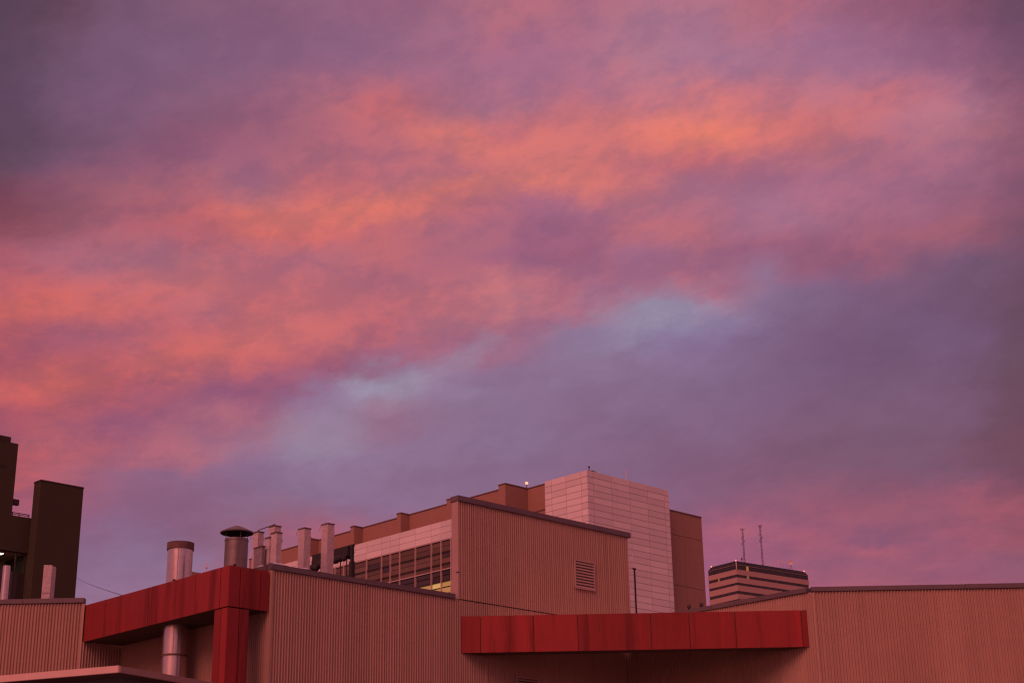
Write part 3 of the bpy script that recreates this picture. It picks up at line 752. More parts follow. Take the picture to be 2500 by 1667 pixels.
# crumpled membrane laid over the roof corner
b = MB(); rnd = random.Random(3)
nx, ny = 46, 7
for j in range(ny):
    for i in range(nx):
        u = i / (nx - 1); v = j / (ny - 1)
        a = -1.85 + 4.1 * u                       # along left eave then along the long eave
        hgt = (0.02 + 0.10 * math.sin(math.pi * min(1, v * 1.15))) * (0.55 + 0.45 * math.sin(6.1 * a + 0.8 * math.sin(9 * a)) + rnd.uniform(-0.15, 0.15))
        hgt = max(0.012, hgt) * (1 if u < 0.75 else (1 - u) * 4 + 0.05)
        if a < 0: pt = FL.P(a, 0.02 - 0.5 * v, EAVE + 0.012 + hgt)
        else: pt = Fmain.P(a, 0.02 - 0.5 * v - 0.0, EAVE + 0.012 + hgt)
        if a < 0 and a > -0.5: pt = (pt[0], pt[1], pt[2])
        b.v.append(pt)
for j in range(ny - 1):
    for i in range(nx - 1):
        b.f.append((j * nx + i, j * nx + i + 1, (j + 1) * nx + i + 1, (j + 1) * nx + i))
o = b.build('roof_membrane', 'tarp', smooth=True)
tag(o, 'crumpled pale roofing membrane lying along the roof corner beside ducts', 'membrane')

# dark overhead tray on legs
Ft0 = Fmain.shift(o=-7.0); aT, zT = Ft0.A(849, 1331); pT = np.array(Ft0.P(aT, 0, 0)[:2])
FT = Fr(pT, -dL, -dR)
aT0, zT0 = FT.A(762, 1353)
tr = thing('cable_tray', 'dark insulated overhead tray on thin legs behind the tallest duct', 'tray', (pT[0], pT[1], 11.15))
b = MB(); rnd = random.Random(5)
N = 18
b.box(FT, aT0, 0, -0.30, 0.0, zT - 0.20, zT)
for k in range(N):
    a = aT0 + (0 - aT0) * k / N; w = -aT0 / N
    d = 0.18 + 0.10 * rnd.random() + (0.04 if k < N * 0.5 else 0)
    b.box(FT, a, a + w * 1.0, -0.28, 0.02, zT - 0.20 - d, zT - 0.203)
    if k % 2 == 0: b.sphere(FT.P(a + w * 0.5, 0.02, zT - 0.22 - d), 0.10 + 0.05 * rnd.random(), 8)
b.build('tray', 'equip', tr)
for px in (766, 778, 826, 841):
    a, _ = FT.A(px, 1372); b = MB(); b.bar(FT.P(a, -0.1, 11.15), FT.P(a, -0.1, zT - 0.3), 0.02); b.build('leg', 'equip', tr)
ap, zp = FT.A(855, 1328)
b = MB(); b.box(FT, ap - 0.05, ap + 0.05, -0.15, -0.05, 11.15, zp); b.box(FT, ap - 0.22, ap + 0.10, -0.14, -0.06, zp - 0.07, zp); b.box(FT, ap - 0.12, ap + 0.09, -0.14, -0.06, zp - 0.32, zp - 0.27)
b.box(FT, ap - 0.075, ap + 0.075, -0.18, -0.02, 11.15, zp - 0.62)
b.build('post', 'equip', tr)

# slim mast beside the screen wall
Fp = Fmain.shift(o=-0.6); aw, zw = Fp.A(1549, 1389)
pm = Fp.P(aw, 0, 0)
ms = thing('antenna_pole', 'thin dark pole with bracket and pale whip aerial beside the screen wall', 'pole', (pm[0], pm[1], 11.15))
b = MB(); b.bar((pm[0], pm[1], 11.15), (pm[0], pm[1], zw), 0.032, 8); b.box(Fr(pm, dR, -dL), -0.09, 0.07, -0.03, 0.03, zw - 0.01, zw + 0.04); b.build('pole', 'equip', ms)
wx = Fp.P(aw - 0.07, 0, 0); b = MB(); b.bar((wx[0], wx[1], zw + 0.03), (wx[0], wx[1], Fp.A(1546, 1349)[1]), 0.014, 6); b.build('whip', 'pale', ms)

# two small roof vents by the right eave
for px, py, lb in ((1682, 1479, 'lower dark roof vent on the eave in front of brown brick wall'), (1712, 1474, 'higher dark roof vent on the eave beside the brick wall edge')):
    F = F3.shift(o=-0.35); a, z = F.A(px, py)
    c = F.P(a, 0, 0); th = thing('roof_vent', lb, 'vent', (c[0], c[1], 11.15), 'small dark vents on the right roof')
    b = MB(); b.lathe(c, [(0.035, 11.15), (0.035, z)], 12); b.build('pipe', 'vent', th)
    b = MB(); b.lathe(c, [(0.001, z - 0.06), (0.07, z - 0.06), (0.075, z), (0.05, z + 0.05), (0.001, z + 0.06)], 14); b.build('hood', 'vent', th, smooth=True)

# pipes on the left roof
Fa = F1.shift(o=-1.2); a, z = Fa.A(17, 1381); c = Fa.P(a, 0, 0)
th = thing('flue_pipe', 'slim shiny round metal pipe in front of the dark building window', 'pipe', (c[0], c[1], 11.15))
b = MB(); b.lathe(c, [(0.12, 11.15), (0.12, z), (0.105, z), (0.105, z - 0.3), (0.001, z - 0.3)], 28); ring_seams(b, c, 0.12, (11.78,), 0.008); b.build('pipe', 'galv', th, smooth=True)
Fa = F1.shift(o=-1.6); a0, z = Fa.A(108, 1379); a1_, _ = Fa.A(128, 1379); a2_, _ = Fa.A(136, 1379)
c = Fa.P((a0 + a1_) / 2, -0.15, 0)
th = thing('boxed_flue', 'pale square metal flue standing in front of the dark brick building', 'flue', (c[0], c[1], 11.15))
ctr = np.array(Fa.P(a1_, 0, 0)[:2]); G = Fr(ctr, (math.cos(0.18), math.sin(0.18)), (math.sin(0.18), -math.cos(0.18)))
w_ = a1_ - a0
b = MB(); b.box(G, -w_, 0, -0.30, 0.0, 11.15, z); b.hexa([G.P(0.0, 0, 11.15), G.P(0.10, -0.15, 11.15), G.P(0.10, -0.3, 11.15), G.P(0.0, -0.3, 11.15), G.P(0.0, 0, z - 0.03), G.P(0.10, -0.15, z - 0.03), G.P(0.10, -0.3, z - 0.03), G.P(0.0, -0.3, z - 0.03)])
b.build('casing', 'duct', th, bevel=0.006)
for zz in (11.5, 11.85):
    b = MB(); b.box(G, -w_ - 0.004, 0.004, -0.304, 0.004, zz, zz + 0.012); b.build('band', 'cap', th)

# ------------------------------------------------------------------ laboratory building (brick + white panels)
T = dist_point(1433, 1147, 150.0)[:2]
FTR = Fr(T, dR, -dL); FTL = Fr(T, -dL, -dR)
_, zTop = FTR.A(1433, 1147)
lab = thing('laboratory_building', 'large brown brick building with white panelled tower and long window band', 'building', (T[0], T[1], 0))
aTR, _ = FTR.A(1634, 1230); aTL, _ = FTL.A(1329.5, 1180)
_, zr1 = FTR.A(1433.3, 1161.9); _, zr8 = FTR.A(1436.3, 1271.3)
ROW = (zr1 - zr8) / 7
b = MB(); b.box(FTR, 0.03, aTR - 0.03, aTL + 0.03, -0.06, 0, zTop - 0.05)
tw = b.build('tower_core', 'joint', lab)
colsR = [0.0] + [FTR.A(x, y)[0] for x, y in ((1448.2, 1165), (1493, 1178), (1537.5, 1190), (1580.5, 1202), (1622.2, 1215))] + [aTR]
colsL = [aTL] + [FTL.A(x, y)[0] for x, y in ((1346.3, 1185), (1381.5, 1175), (1418.4, 1165))] + [0.0]
gap = 0.021
zt = zTop
rows = [zTop, zr1]
while rows[-1] > 10.8: rows.append(rows[-1] - ROW)
for k in range(len(rows) - 1):
    for i in range(len(colsR) - 1):
        vis = FTR.P(colsR[i + 1], 0, rows[k])
        piece('panel', FTR, colsR[i] + (gap * 1.4 if i else 0.0), colsR[i + 1] - gap * 1.4, -0.06, 0.0, rows[k + 1] + gap, rows[k] - gap * (k > 0), 'white', tw)
    if k < 11:
        for i in range(len(colsL) - 1):
            piece('panel', FTL, colsL[i] + gap, colsL[i + 1] - (gap if i < len(colsL) - 2 else 0.065), -0.06, -0.001, rows[k + 1] + gap, rows[k] - gap * (k > 0), 'white', tw)
b = MB(); b.box(FTL, aTL + 0.02, -0.066, -0.06, -0.001, 0, rows[11] - gap); b.build('tower_side', 'white', lab)
b = MB(); b.box(FTR, 0.02, aTR - 0.02, -0.06, -0.001, 0, rows[-1] - gap); b.build('tower_side', 'white', lab)

# brick block on the right of the tower
FR2 = FTR.shift(o=-1.6)
b0 = aTR - 1.0; b1, zb1 = FR2.A(1712, 1263.5)
_, zj1 = FR2.A(1700, 1317); _, zj2 = FR2.A(1700, 1437)
FR2e = FR2
zs = [0, zj2, zj1, zb1]
am, _ = FR2.A(1671, 1330)
blk = MB(); blk.box(FR2, b0, b1 - 0.05, -14, -0.06, 0, zb1 - 0.03); blk = blk.build('brick_block', 'joint', lab)
for k in range(3):
    for (x0, x1) in ((b0, am), (am, b1)):
        piece('brick_panel', FR2, x0 + 0.015, x1 - (0.015 if x1 == am else 0.0), -0.06, 0.0, zs[k] + 0.03, zs[k + 1] - 0.03, 'brick', blk)
b = MB(); b.box(FR2, b0, b1 + 0.03, -14, 0.05, zb1 - 0.03, zb1 + 0.10); b.build('coping', 'brickcap', blk)

# long wing: window band + white band + brick parapet with fins
FWg = Fr(T - dR * 1.0, -dL, -dR)
def wz(px, py): return FWg.A(px, py)[1]
zb_top, zb_r1, zb_r2, zb_bot = wz(1105, 1265.3), wz(1105, 1279.6), wz(1105, 1294.9), wz(1105, 1310.3)
zparapet = wz(1087.5, 1221.5)          # top of the fins = top of parapet
aW0, _ = FWg.A(586, 1390); aW1 = aTL + 1.0
joints_px = [(1100.3, 1290), (1076.4, 1290), (1052.7, 1300), (1013.8, 1310), (975.7, 1320), (953, 1325), (931.5, 1330), (895, 1340), (860, 1350)]
J = [FWg.A(x, y)[0] for x, y in joints_px]
wide = (J[2] - J[4]) / 2; narrow = (J[4] - J[6]) / 2
seq = [narrow, narrow, wide, wide]
k = 0
a = J[-1]
while a > aW0 + 1.0:
    a -= seq[k % 4]; J.append(a); k += 1
a = J[0]; k = 0; right = []
aBe, _ = FWg.A(1212, 1240)
while a < aBe - wide:
    a += [wide, wide, narrow, narrow][k % 4]; right.append(a); k += 1
J = sorted(J + right)
setb = 1.30
b = MB(); b.box(FWg, aW0, J[-1], -12, -0.3, 0, zb_top - 0.3); wing = b.build('wing_core', 'joint', lab)
b = MB(); b.box(FWg, J[0], J[-1], -setb, -0.05, zb_bot + 0.02, zb_top - 0.02); wb = b.build('white_band', 'joint', lab)
zrow = [zb_bot, zb_r2, zb_r1, zb_top]
for i in range(len(J) - 1):
    for r in range(3):
        piece('panel', FWg, J[i] + 0.016, J[i + 1] - 0.016, -0.05, 0.0, zrow[r] + 0.016, zrow[r + 1] - 0.016, 'white', wb)
# brick parapet behind, with projecting fins
FPar = FWg.shift(o=-setb)
_, zpar = FPar.A(1040, 1246)
zpar = max(zpar, zparapet - 0.4); zpar = zparapet
fin_corner = [(757, 1315), (864.3, 1284), (978, 1252), (1101, 1218), (1232.8, 1179)]
aj, _ = FWg.A(1232.8, 1190)
b = MB(); b.box(FPar, aW0, aj - 0.25, -0.45, 0.0, zb_top - 2.0, zpar - 0.02); par = b.build('brick_parapet', 'brick', lab)
b = MB(); b.box(FPar, aW0 - 0.02, aj - 0.25, -0.5, 0.05, zpar - 0.02, zpar + 0.10); b.build('coping', 'brickcap', par)
FPar2 = FWg.shift(o=-3.3)
b = MB(); b.box(FPar2, aj - 0.8, aW1 + 3.5, -0.45, 0.0, 0, zpar - 0.02); b.build('brick_parapet', 'brick', lab)
Fled = FWg.shift(o=-2.2); _, zled = Fled.A(1325, 1246)
b = MB(); b.box(Fled, aj + 0.1, aW1 + 3.0, -1.0, 0.0, 0, zled); b.build('lower_parapet', 'brick', lab)
b = MB(); b.box(Fled, aj + 0.1, aW1 + 3.0, -1.0, 0.04, zled + 0.002, zled + 0.12); b.build('coping', 'brickcap', par)
b = MB(); b.box(FPar2, aj - 0.8, aW1 + 3.5, -0.5, 0.05, zpar - 0.02, zpar + 0.10); b.build('coping', 'brickcap', par)
wfin = [0.62, 0.66, 0.68, 0.72, 1.0]
for (px, py), w, k in zip(fin_corner, wfin, range(5)):
    a, _ = FWg.A(px, py)
    dep = 1.32 if k < 4 else 3.28
    b = MB(); b.box(FWg, a - w, a, -dep, -0.03, zb_top - (0.5 if k < 4 else 12), zpar - 0.015); fn = b.build('brick_fin', 'brick', lab)
    b = MB(); b.box(FWg, a - w - 0.04, a + 0.05, -dep - 0.02, 0.015, zpar - 0.015, zpar + 0.105); b.build('coping', 'brickcap', fn)
# control joints on the parapet
for px in (643 * 0.14667 + 840, 1455 * 0.14667 + 840, 1180):
    a, _ = FPar.A(px, 1275); b = MB(); b.box(FPar, a - 0.02, a + 0.02, 0.0, 0.004, zb_top - 0.3, zpar - 0.05); b.build('control_joint', 'joint', par)
# window band below: mullions, panes, bars
zw_top = zb_bot - 0.10
ztr = wz(1105, 1384)
zw_bot = ztr - 5.0
b = MB(); b.box(FWg, J[0], J[-1], -0.22, -0.01, zw_top, zb_bot - 0.005); b.build('head_trim', 'mull', lab)
rowsz = [zw_top]
hstep = (zw_top - ztr) / 5.0
for k in range(1, 12): rowsz.append(zw_top - hstep * k)
amin, _ = FWg.A(720, 1400); amax, _ = FWg.A(1125, 1440)
litA, _ = FWg.A(1034, 1430)
for i in range(len(J) - 1):
    if J[i + 1] < amin or J[i] > amax: continue
    nsub = 2 if (J[i + 1] - J[i]) > (wide + narrow) / 2 else 1
    b = MB(); b.box(FWg, J[i], J[i + 1], -0.24, -0.20, rowsz[-1], zw_top); wy = b.build('window_bay', 'bar', lab)
    b = MB(); b.box(FWg, J[i] - 0.038, J[i] + 0.038, -0.20, 0.03, rowsz[-1], zw_top); b.build('mullion', 'mull', wy)
    for r in range(len(rowsz) - 1):
        z1, z0 = rowsz[r], rowsz[r + 1]
        m = 'blind' if (r < 5 and random.random() < 0.9) else 'glass'
        if r >= 5: m = 'glass'
        if r == 7 and J[i + 1] > litA: m = 'lit2' if i % 2 else 'lit'
        if r >= 8 and J[i + 1] > litA - 2: m = 'lit' if (i + r) % 3 else 'lit3'
        if r == 5 or r == 6: m = 'glass'
        piece('pane', FWg, J[i] + 0.055, J[i + 1] - 0.055, -0.20, -0.15, z0 + (0.07 if r % 2 else 0.025), z1 - (0.025 if r % 2 else 0.07), m, wy)
    b = MB(); b.box(FWg, J[i] + 0.055, J[i + 1] - 0.055, -0.14, 0.0, ztr - 0.05, ztr + 0.04); b.build('transom', 'mull', wy)
    for r in (2, 4, 7):
        b = MB(); b.box(FWg, J[i] + 0.055, J[i + 1] - 0.055, -0.15, -0.06, rowsz[r] - 0.08, rowsz[r] + 0.08); b.build('bar', 'bar', wy)

# beacon, knob and aerial on the roofs
def rooflamp(F, px, py_top, py_bot, m, name, label, cat, r, base_z):
    a, z = F.A(px, py_top); c = F.P(a, 0, 0)
    th = thing(name, label, cat, (c[0], c[1], base_z))
    b = MB(); b.bar((c[0], c[1], base_z), (c[0], c[1], z - r * 0.5), 0.05, 6); b.build('stem', 'mast', th)
    b = MB(); b.sphere((c[0], c[1], z), r, 12); b.build('lamp', m, th, smooth=True)
    return th
rooflamp(FPar2.shift(o=-0.2), 1285.7, 1179, 1190, 'beacon', 'beacon_lamp', 'lit red obstruction beacon on the brick parapet beside white tower', 'beacon', 0.16, zpar + 0.10)
rooflamp(FTR.shift(o=-0.5), 1438, 1139.5, 1150, 'mast', 'roof_sensor', 'small dark round sensor on a stem at the white tower corner', 'sensor', 0.11, zTop - 0.05)
Fq = FTR.shift(o=-0.6); a, z = Fq.A(1527.5, 1143); c = Fq.P(a, 0, 0)
b = MB(); b.bar((c[0], c[1], zTop - 0.05), (c[0], c[1], z), 0.045, 6, 0.02); o = b.build('whip_aerial', 'pale'); tag(o, 'thin pale whip aerial on the roof of the white tower', 'aerial')

# ------------------------------------------------------------------ far office tower
BZ = math.radians(52.73)
tR = np.array([math.sin(BZ), math.cos(BZ)]); tL = np.array([-math.cos(BZ), math.sin(BZ)])
K = dist_point(1798.0, 1389, 690.0)[:2]
GR = Fr(K, tR, -tL); GL = Fr(K, -tL, -tR)
def r4(x, y): return 1720 + x * 260 / 2352, 1350 + y * 260 / 2352
aRe, _ = GR.A(*r4(2305, 650)); aLe, _ = GL.A(*r4(82, 600))
tower = thing('office_tower', 'distant office tower with dark window bands and sloped dark glass top', 'office tower', (K[0], K[1], 0))
zz = [GR.A(*r4(705, y))[1] for y in (250, 350, 462, 525, 640, 695, 820, 885, 985)]
per = (zz[2] - zz[6]) / 2
levels = [(zz[0], zz[1]), (zz[2], zz[3]), (zz[4], zz[5]), (zz[6], zz[7])]
while levels[-1][1] > 70: levels.append((levels[-1][0] - per, levels[-1][1] - per))
b = MB(); b.box(GR, 0.25, aRe - 0.25, aLe + 0.25, -0.25, 0, zz[0] - 0.1); core = b.build('tower_core', 'bar', tower)
lit_spots = [(r4(960, 345), 0), (r4(975, 535), 1)]
# spandrels
ztops = [l[1] for l in levels]
for k in range(len(levels)):
    z1 = levels[k][1]; z0 = levels[k + 1][0] if k + 1 < len(levels) else 0.0
    b = MB(); b.box(GR, -0.0, aRe, -0.25, 0.0, z0, z1); b.build('spandrel', 'sp', tower)
    b = MB(); b.box(GL, aLe, -0.26, -0.25, -0.001, z0, z1); b.build('spandrel', 'sp', tower)
    if k > 4: continue
    for F, e0, e1, npn in ((GR, 0.0, aRe, 30), (GL, aLe, 0.0, 18)):
        b = MB(); b.box(F, e0 + 0.1, e1 - 0.1, -0.25, -0.20, levels[k][1], levels[k][0]); wbn = b.build('window_band', 'bar', tower)
        w = (e1 - e0 - 0.3) / npn
        for i in range(npn):
            m = 'tglass'
            if F is GR and k == 0 and i in (4,): m = 'litpt'
            if F is GR and k == 1 and i == 4: m = 'lit3'
            if F is GL and k == 1 and i == 6: m = 'lit3'
            piece('pane', F, e0 + 0.15 + w * i + 0.06, e0 + 0.15 + w * (i + 1) - 0.06, -0.20, -0.10, levels[k][1] + 0.04, levels[k][0] - 0.04, m, wbn)
# sloped dark glazing
zt0 = zz[0]; ins = 1.25
zt1 = GR.A(*r4(700, 165))[1] + ins * 0.22
pts = []
for z, i in ((zt0 + 0.12, 0.0), (zt1, ins)):
    pts += [GR.P(i, -i, z), GR.P(aRe - i, -i, z), GR.P(aRe - i, aLe + i, z), GR.P(i, aLe + i, z)]
b = MB(); b.hexa(pts); b.build('sloped_glazing', 'mansard', tower)
b = MB(); b.box(GR, -0.05, aRe + 0.05, -0.3, 0.05, zt0 - 0.02, zt0 + 0.10); b.build('ledge', 'sp', tower)
b = MB(); b.box(GL, aLe - 0.05, -0.06, -0.3, 0.049, zt0 - 0.02, zt0 + 0.10); b.build('ledge', 'sp', tower)
b = MB(); b.bar(GR.P(0.0, 0.06, zz[1]), GR.P(0.0, 0.06, zt0 + 0.1), 0.16, 5); b.bar(GR.P(0.0, 0.06, zt0 + 0.1), GR.P(ins, -ins + 0.06, zt1), 0.14, 5); b.build('corner_rib', 'pale', tower)
for (a, o_) in ((ins, -ins), (aRe - ins, -ins), (ins, aLe + ins)):
    c = GR.P(a, o_, zt1 + 0.2); b = MB(); b.bar((c[0], c[1], zt1 - 0.1), c, 0.06, 5); b.sphere(c, 0.26, 8); b.build('obstruction_light', 'beacon', tower)
zroof = zt1
# masts
def lattice(px, py_t, py_b, t, label):
    F = GR.shift(o=-t); a, z = F.A(px, py_t); c = F.P(a, 0, 0)
    th = thing('radio_mast', label, 'mast', (c[0], c[1], zroof), 'lattice masts on the tower roof')
    b = MB(); w = 0.27; n = 11; h = (z - zroof) / n
    cs = [(-w, -w), (w, -w), (w, w), (-w, w)]
    for (x, y) in cs: b.bar((c[0] + x, c[1] + y, zroof), (c[0] + x * 0.8, c[1] + y * 0.8, z), 0.075, 4)
    for k in range(n):
        for i in range(4):
            x0, y0 = cs[i]; x1, y1 = cs[(i + 1) % 4]
            b.bar((c[0] + x0, c[1] + y0, zroof + h * k), (c[0] + x1, c[1] + y1, zroof + h * (k + 1)), 0.05, 4)
    b.build('lattice', 'mast', th)
    rnd = random.Random(px)
    for k in range(6):
        zz_ = z - 0.3 - (0.3 if k < 3 else 1.4 * k)
        s_ = -1 if k % 2 else 1
        b = MB(); b.bar((c[0], c[1], zz_), (c[0] + s_ * 0.75, c[1], zz_), 0.05, 4); b.bar((c[0] + s_ * 0.75, c[1], zz_ - 0.5), (c[0] + s_ * 0.75, c[1], zz_ + 0.6), 0.09, 5)
        b.build('aerial', 'mast', th)
    return th, c, z
lattice(1812.2, 1289, 1370, 3.0, 'shorter dark lattice radio mast on the office tower roof')
th, c, z = lattice(1855.2, 1281, 1377, 3.0, 'taller dark lattice radio mast with pale lamp on tower roof')
b = MB(); b.sphere((c[0], c[1], z + 0.25), 0.26, 8); b.build('lamp', 'pale', th)
# dish
F = GR.shift(o=-3.0); a, z = F.A(1930, 1372.5); c = Vector(F.P(a, 0, z))
th = thing('dish_antenna', 'round pale dish antenna on a stand on the tower roof', 'dish', (c.x, c.y, zroof))
b = MB(); R_ = 1.0; nrm = Vector((-0.15, -0.97, -0.10)).normalized(); x = nrm.orthogonal().normalized(); y = nrm.cross(x)
prev = None
for (rr, off) in ((0.02, -0.22), (0.5, -0.17), (0.85, -0.05), (1.0, 0.02), (0.98, -0.12), (0.02, -0.34)):
    ringi = len(b.v)
    for k in range(24):
        an = 2 * math.pi * k / 24; b.v.append(tuple(c + (x * math.cos(an) + y * math.sin(an)) * R_ * rr + nrm * off))
    if prev is not None:
        for k in range(24): b.f.append((prev + k, prev + (k + 1) % 24, ringi + (k + 1) % 24, ringi + k))
    prev = ringi
b.build('reflector', 'pale', th, smooth=True)
for dx in (-0.7, 0.7):
    b = MB(); b.bar((c.x + dx, c.y + 0.5, zroof), (c.x, c.y + 0.35, c.z), 0.08, 5); b.build('leg', 'mast', th)
# small aerials along the roof edge
small = [(1823.5, 1354, 0.10, 'pale', 'thicker pale-topped whip aerial next to the shorter mast'), (1811, 1362, 0.16, 'mast', 'stubby dark aerial at the foot of the shorter mast'),
         (1900.5, 1368, 0.14, 'pale', 'pale-headed aerial between the taller mast and the dish'), (1906, 1372, 0.07, 'mast', '+short dark aerial right beside the pale-headed aerial'), (1912, 1375, 0.07, 'mast', '+middle one of the short dark aerials before the dish'), (1920, 1378, 0.07, 'mast', '+short dark aerial standing next to the round dish'),
         (1775, 1368, 0.05, 'mast', '+lone thin aerial on the narrower face of the office tower'), (1845, 1366, 0.04, 'mast', None), (1798.5, 1358, 0.05, 'mast', '+thin tall aerial at the front corner of the office tower'), (1867, 1369, 0.05, 'mast', '+thin aerial close beside the foot of the taller mast'), (1835, 1366, 0.04, 'mast', None)]
for px, py, rr, m, lb in small:
    F = GR.shift(o=-2.2) if px > 1797 else GL.shift(o=-2.2)
    a, z = F.A(px, py); c = F.P(a, 0, 0)
    b = MB(); b.bar((c[0], c[1], zroof - 0.02), (c[0], c[1], z), rr * 0.55, 5)
    if lb and lb[0] != '+': b.box(Fr(c, (1, 0), (0, -1)), -rr * 2, rr * 2, -rr, rr, z - 0.9, z - 0.2); b.sphere((c[0], c[1], z), rr * 2.0, 8)
    o = b.build('roof_aerial', m)
    tag(o, lb.lstrip('+') if lb else 'thin dark whip aerial standing between the two lattice masts', 'aerial', 'aerials along the office tower roof')

# ------------------------------------------------------------------ dark brick building on the left
def r7(x, y): return x * 220 / 1437, 1060 + y * 220 / 1437
D0 = dist_point(204, 1194, 170.0)[:2]
H0 = Fr(D0, dR, -dL)
ac, zH = H0.A(100, 1173.5)
cK = np.array(H0.P(ac, 0, 0)[:2]); HL = Fr(cK, -dL, -dR)
aHL, _ = HL.A(83, 1190)
dk = thing('dark_building', 'dark brown brick building with stair tower and lit window', 'building', (D0[0], D0[1], 0))
b = MB(); b.box(H0, ac, 0, aHL, 0, 0, zH - 0.02); b.build('stair_tower', 'black', dk)
b = MB(); b.box(H0, ac - 0.04, 0.04, aHL - 0.04, 0.04, zH - 0.02, zH + 0.16); b.build('coping', 'blackcap', dk)
H1 = H0.shift(o=aHL)
aE, zE = H1.A(*r7(295, 150)); a0n, zter = H1.A(*r7(330, 1305))
_, zE1 = H1.A(*r7(255, 125))
b = MB(); b.box(H1, aE - 14, aE, -9, 0, zter - 0.02, zE - 0.02); b.build('upper_block', 'black', dk)
b = MB(); b.box(H1, aE - 14, aE - 0.9, -9, 0.02, zE - 0.02, zE + 0.55); b.build('coping', 'blackcap', dk)
wx0, wz1 = H1.A(-40, 1334); wx1, _ = H1.A(67, 1360); _, wz0 = H1.A(20, 1475)
b = MB()
b.box(H1, aE - 14, wx0, -9, 0, 0, zter - 0.025); b.box(H1, wx1, ac + 0.1, -9, -0.001, 0, zter - 0.025)
b.box(H1, wx0, wx1, -9, 0, wz1, zter - 0.025); b.box(H1, wx0, wx1, -9, 0, 0, wz0)
b.build('lower_wall', 'black', dk)
b = MB(); b.box(H1, wx0, wx1, -5.0, -4.8, wz0, wz1); b.box(H1, wx0, wx1, -5, -0.6, wz1 - 0.05, wz1 - 0.01); b.box(H1, wx0, wx1, -5, -0.6, wz0, wz0 + 0.05); b.build('room', 'room', dk)
wn_ = MB(); wn_.box(H1, wx0, wx1, -0.34, -0.25, wz1 - 0.14, wz1); wn_.box(H1, wx1 - 0.18, wx1, -0.34, -0.25, wz0, wz1 - 0.14); win = wn_.build('window', 'bar', dk)
for px in (38, -10):
    a, _ = H1.A(px, 1400); b = MB(); b.box(H1, a - 0.07, a + 0.07, -0.34, -0.24, wz0, wz1 - 0.14); b.build('mullion', 'bar', win)
zs_ = H1.A(20, 1392)[1]
b = MB(); b.box(H1, wx0, wx1 - 0.18, -0.42, -0.36, wz0, zs_); b.build('lower_pane', 'tglass', win)
for px, py, wd in ((2, 1349, 0.55), (60, 1357, 0.22)):
    Fz = H1.shift(o=-1.6); a, z = Fz.A(px, py); b = MB(); b.box(Fz, a - wd, a + wd * 0.5, -0.5, 0.1, z - 0.06, z + 0.06); b.build('ceiling_light', 'tube', dk)
aN, _ = H1.A(*r7(495, 1330))
b = MB()
ztt = zter - 0.02
ra0, _ = H1.A(*r7(200, 1250)); ra1, _ = H1.A(*r7(470, 1290))
zra = H1.A(*r7(330, 1258))[1]; zrb = H1.A(*r7(330, 1282))[1]
b.bar(H1.P(ra0, -0.1, zra), H1.P(ra1, -0.1, zra), 0.045, 5); b.bar(H1.P(ra0, -0.1, zrb), H1.P(ra1, -0.1, zrb), 0.045, 5)
for a in (ra0 + 0.05, H1.A(*r7(313, 1270))[0], ra1): b.bar(H1.P(a, -0.1, ztt), H1.P(a, -0.1, zra + 0.05), 0.05, 5)
b.build('railing', 'blackcap', dk)
fa, fz = H1.A(*r7(222, 1068)); b = MB(); b.box(H1, aE - 0.05, aE + 0.75, -0.5, -0.1, fz - 0.3, fz + 0.3); b.build('wall_light', 'blackcap', dk)
b = MB(); la0, lz_ = H1.A(0, 1135); la1, _ = H1.A(14, 1136); b.box(H1, la0 - 2, la1, 0.0, 0.05, lz_ - 0.15, lz_ + 0.15); b.build('ledge', 'blackcap', dk)

# overhead wire from the dark building to the left roof
pA = Vector(H0.P(*[H0.A(186, 1408)[0] - 0.1, 0.02, H0.A(186, 1408)[1]]))
Fw = F1.shift(o=-2.5); aw_, zw_ = Fw.A(310, 1456); pB = Vector(Fw.P(aw_, 0, zw_))
b = MB(); prev = None
for k in range(15):
    t = k / 14; p = pA.lerp(pB, t) + Vector((0, 0, -0.12 * 4 * t * (1 - t)))
    if prev is not None: b.bar(prev, p, 0.012, 5)
    prev = p
b.bar(pB, Vector((pB.x, pB.y, 11.15)), 0.02, 5)
o = b.build('overhead_wire', 'equip'); tag(o, 'thin dark overhead wire running from the dark brick building', 'wire')

# ------------------------------------------------------------------ low far rooftop seen over the red band
Z0 = dist_point(478, 1393, 210.0)[:2]; Fz = Fr(Z0, dR, -dL)
a0_, zq = Fz.A(464, 1394); a1_, _ = Fz.A(490, 1394)
sh = thing('brick_outbuilding', 'small distant brick rooftop peeping over the red band by the chimney', 'building', (Z0[0], Z0[1], 0))
b = MB(); b.box(Fz, a0_, a1_, -5, 0, 0, zq); b.build('wall', 'brick', sh)
pa, pz = Fz.A(515, 1367); c = Fz.P(pa, -1, 0)
b = MB(); b.bar((c[0], c[1], 0), (c[0], c[1], pz), 0.05, 5); b.sphere((c[0], c[1], Fz.A(514, 1382)[1]), 0.16, 8); b.build('aerial', 'pale', sh)

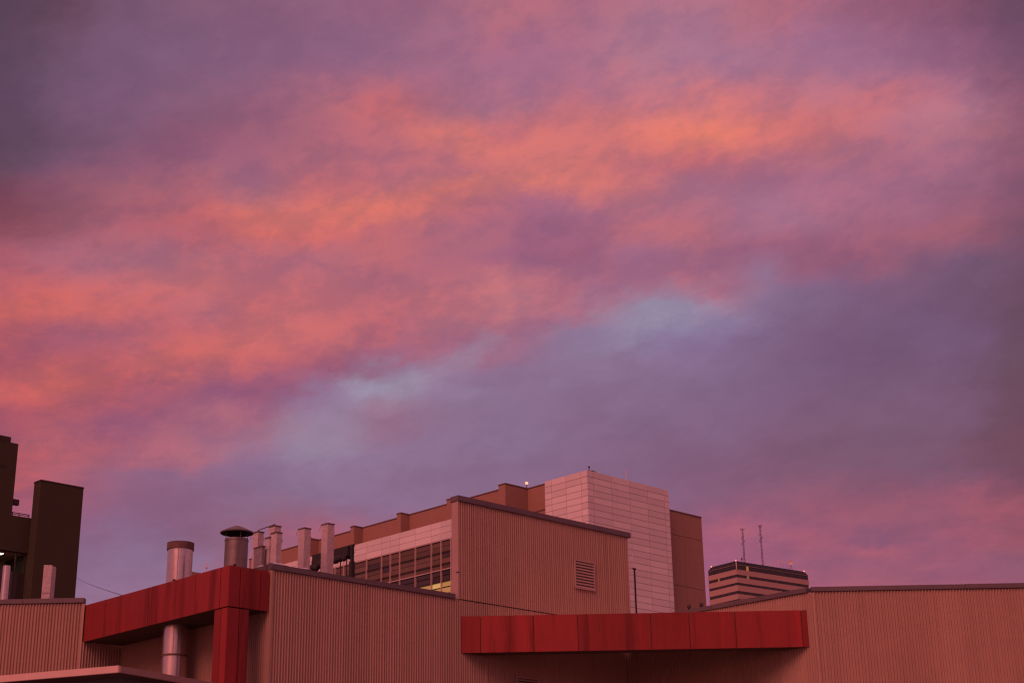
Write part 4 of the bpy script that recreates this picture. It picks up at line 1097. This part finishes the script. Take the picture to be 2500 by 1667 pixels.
# ------------------------------------------------------------------ low building with eave in the foreground
dA = np.array([math.sin(math.radians(28)), math.cos(math.radians(28))]); dB = np.array([math.sin(math.radians(112)), math.cos(math.radians(112))])
Kc = dist_point(291, 1625, 31.0)
zE_ = Kc[2]; Kx = Kc[:2]
low = thing('low_building', 'low building with pale overhanging eave at the roof corner', 'building', (Kx[0], Kx[1], 0))
nA = np.array([dA[1], -dA[0]]); nB = np.array([-dB[1], dB[0]]); nB = nB if nB[1] < 0 else -nB
def lp(a, b_, z): q = Kx + dA * a - dB * b_; return (q[0], q[1], z)
hA = 0.125
b = MB(); b.hexa([lp(0.02, 0.02, zE_ - 0.10), lp(14, 0.02, zE_ - 0.10), lp(14, 14, zE_ - 0.10), lp(0.02, 14, zE_ - 0.10), lp(0.02, 0.02, zE_ - 0.01), lp(14, 0.02, zE_ - 0.01), lp(14, 14, zE_ - 0.01), lp(0.02, 14, zE_ - 0.01)]); b.build('roof', 'roof', low)
b = MB(); b.hexa([lp(-0.03, -0.01, zE_ - hA), lp(0.02, -0.01, zE_ - hA), lp(0.02, 14, zE_ - hA), lp(-0.03, 14, zE_ - hA), lp(-0.03, -0.01, zE_ + 0.01), lp(0.02, -0.01, zE_ + 0.01), lp(0.02, 14, zE_ + 0.01), lp(-0.03, 14, zE_ + 0.01)]); b.build('fascia', 'fascia', low, bevel=0.006)
b = MB(); b.hexa([lp(-0.0, -0.04, zE_ - hA), lp(14, -0.04, zE_ - hA), lp(14, 0.019, zE_ - hA), lp(-0.0, 0.019, zE_ - hA), lp(-0.0, -0.04, zE_ + 0.0), lp(14, -0.04, zE_ + 0.0), lp(14, 0.019, zE_), lp(-0.0, 0.019, zE_)]); b.build('fascia', 'fascia2', low, bevel=0.006)
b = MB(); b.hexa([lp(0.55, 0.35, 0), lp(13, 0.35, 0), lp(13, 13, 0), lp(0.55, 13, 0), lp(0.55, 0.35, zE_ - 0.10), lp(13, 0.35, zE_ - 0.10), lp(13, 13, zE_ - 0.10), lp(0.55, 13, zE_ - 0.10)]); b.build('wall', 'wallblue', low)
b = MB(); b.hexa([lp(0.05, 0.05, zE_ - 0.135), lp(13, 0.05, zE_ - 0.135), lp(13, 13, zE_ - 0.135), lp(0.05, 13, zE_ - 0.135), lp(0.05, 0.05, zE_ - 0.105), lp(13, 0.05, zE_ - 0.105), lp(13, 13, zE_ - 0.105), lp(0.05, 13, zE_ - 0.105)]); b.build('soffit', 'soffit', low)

for o in bpy.data.objects:
    if '_base' in o: del o['_base']
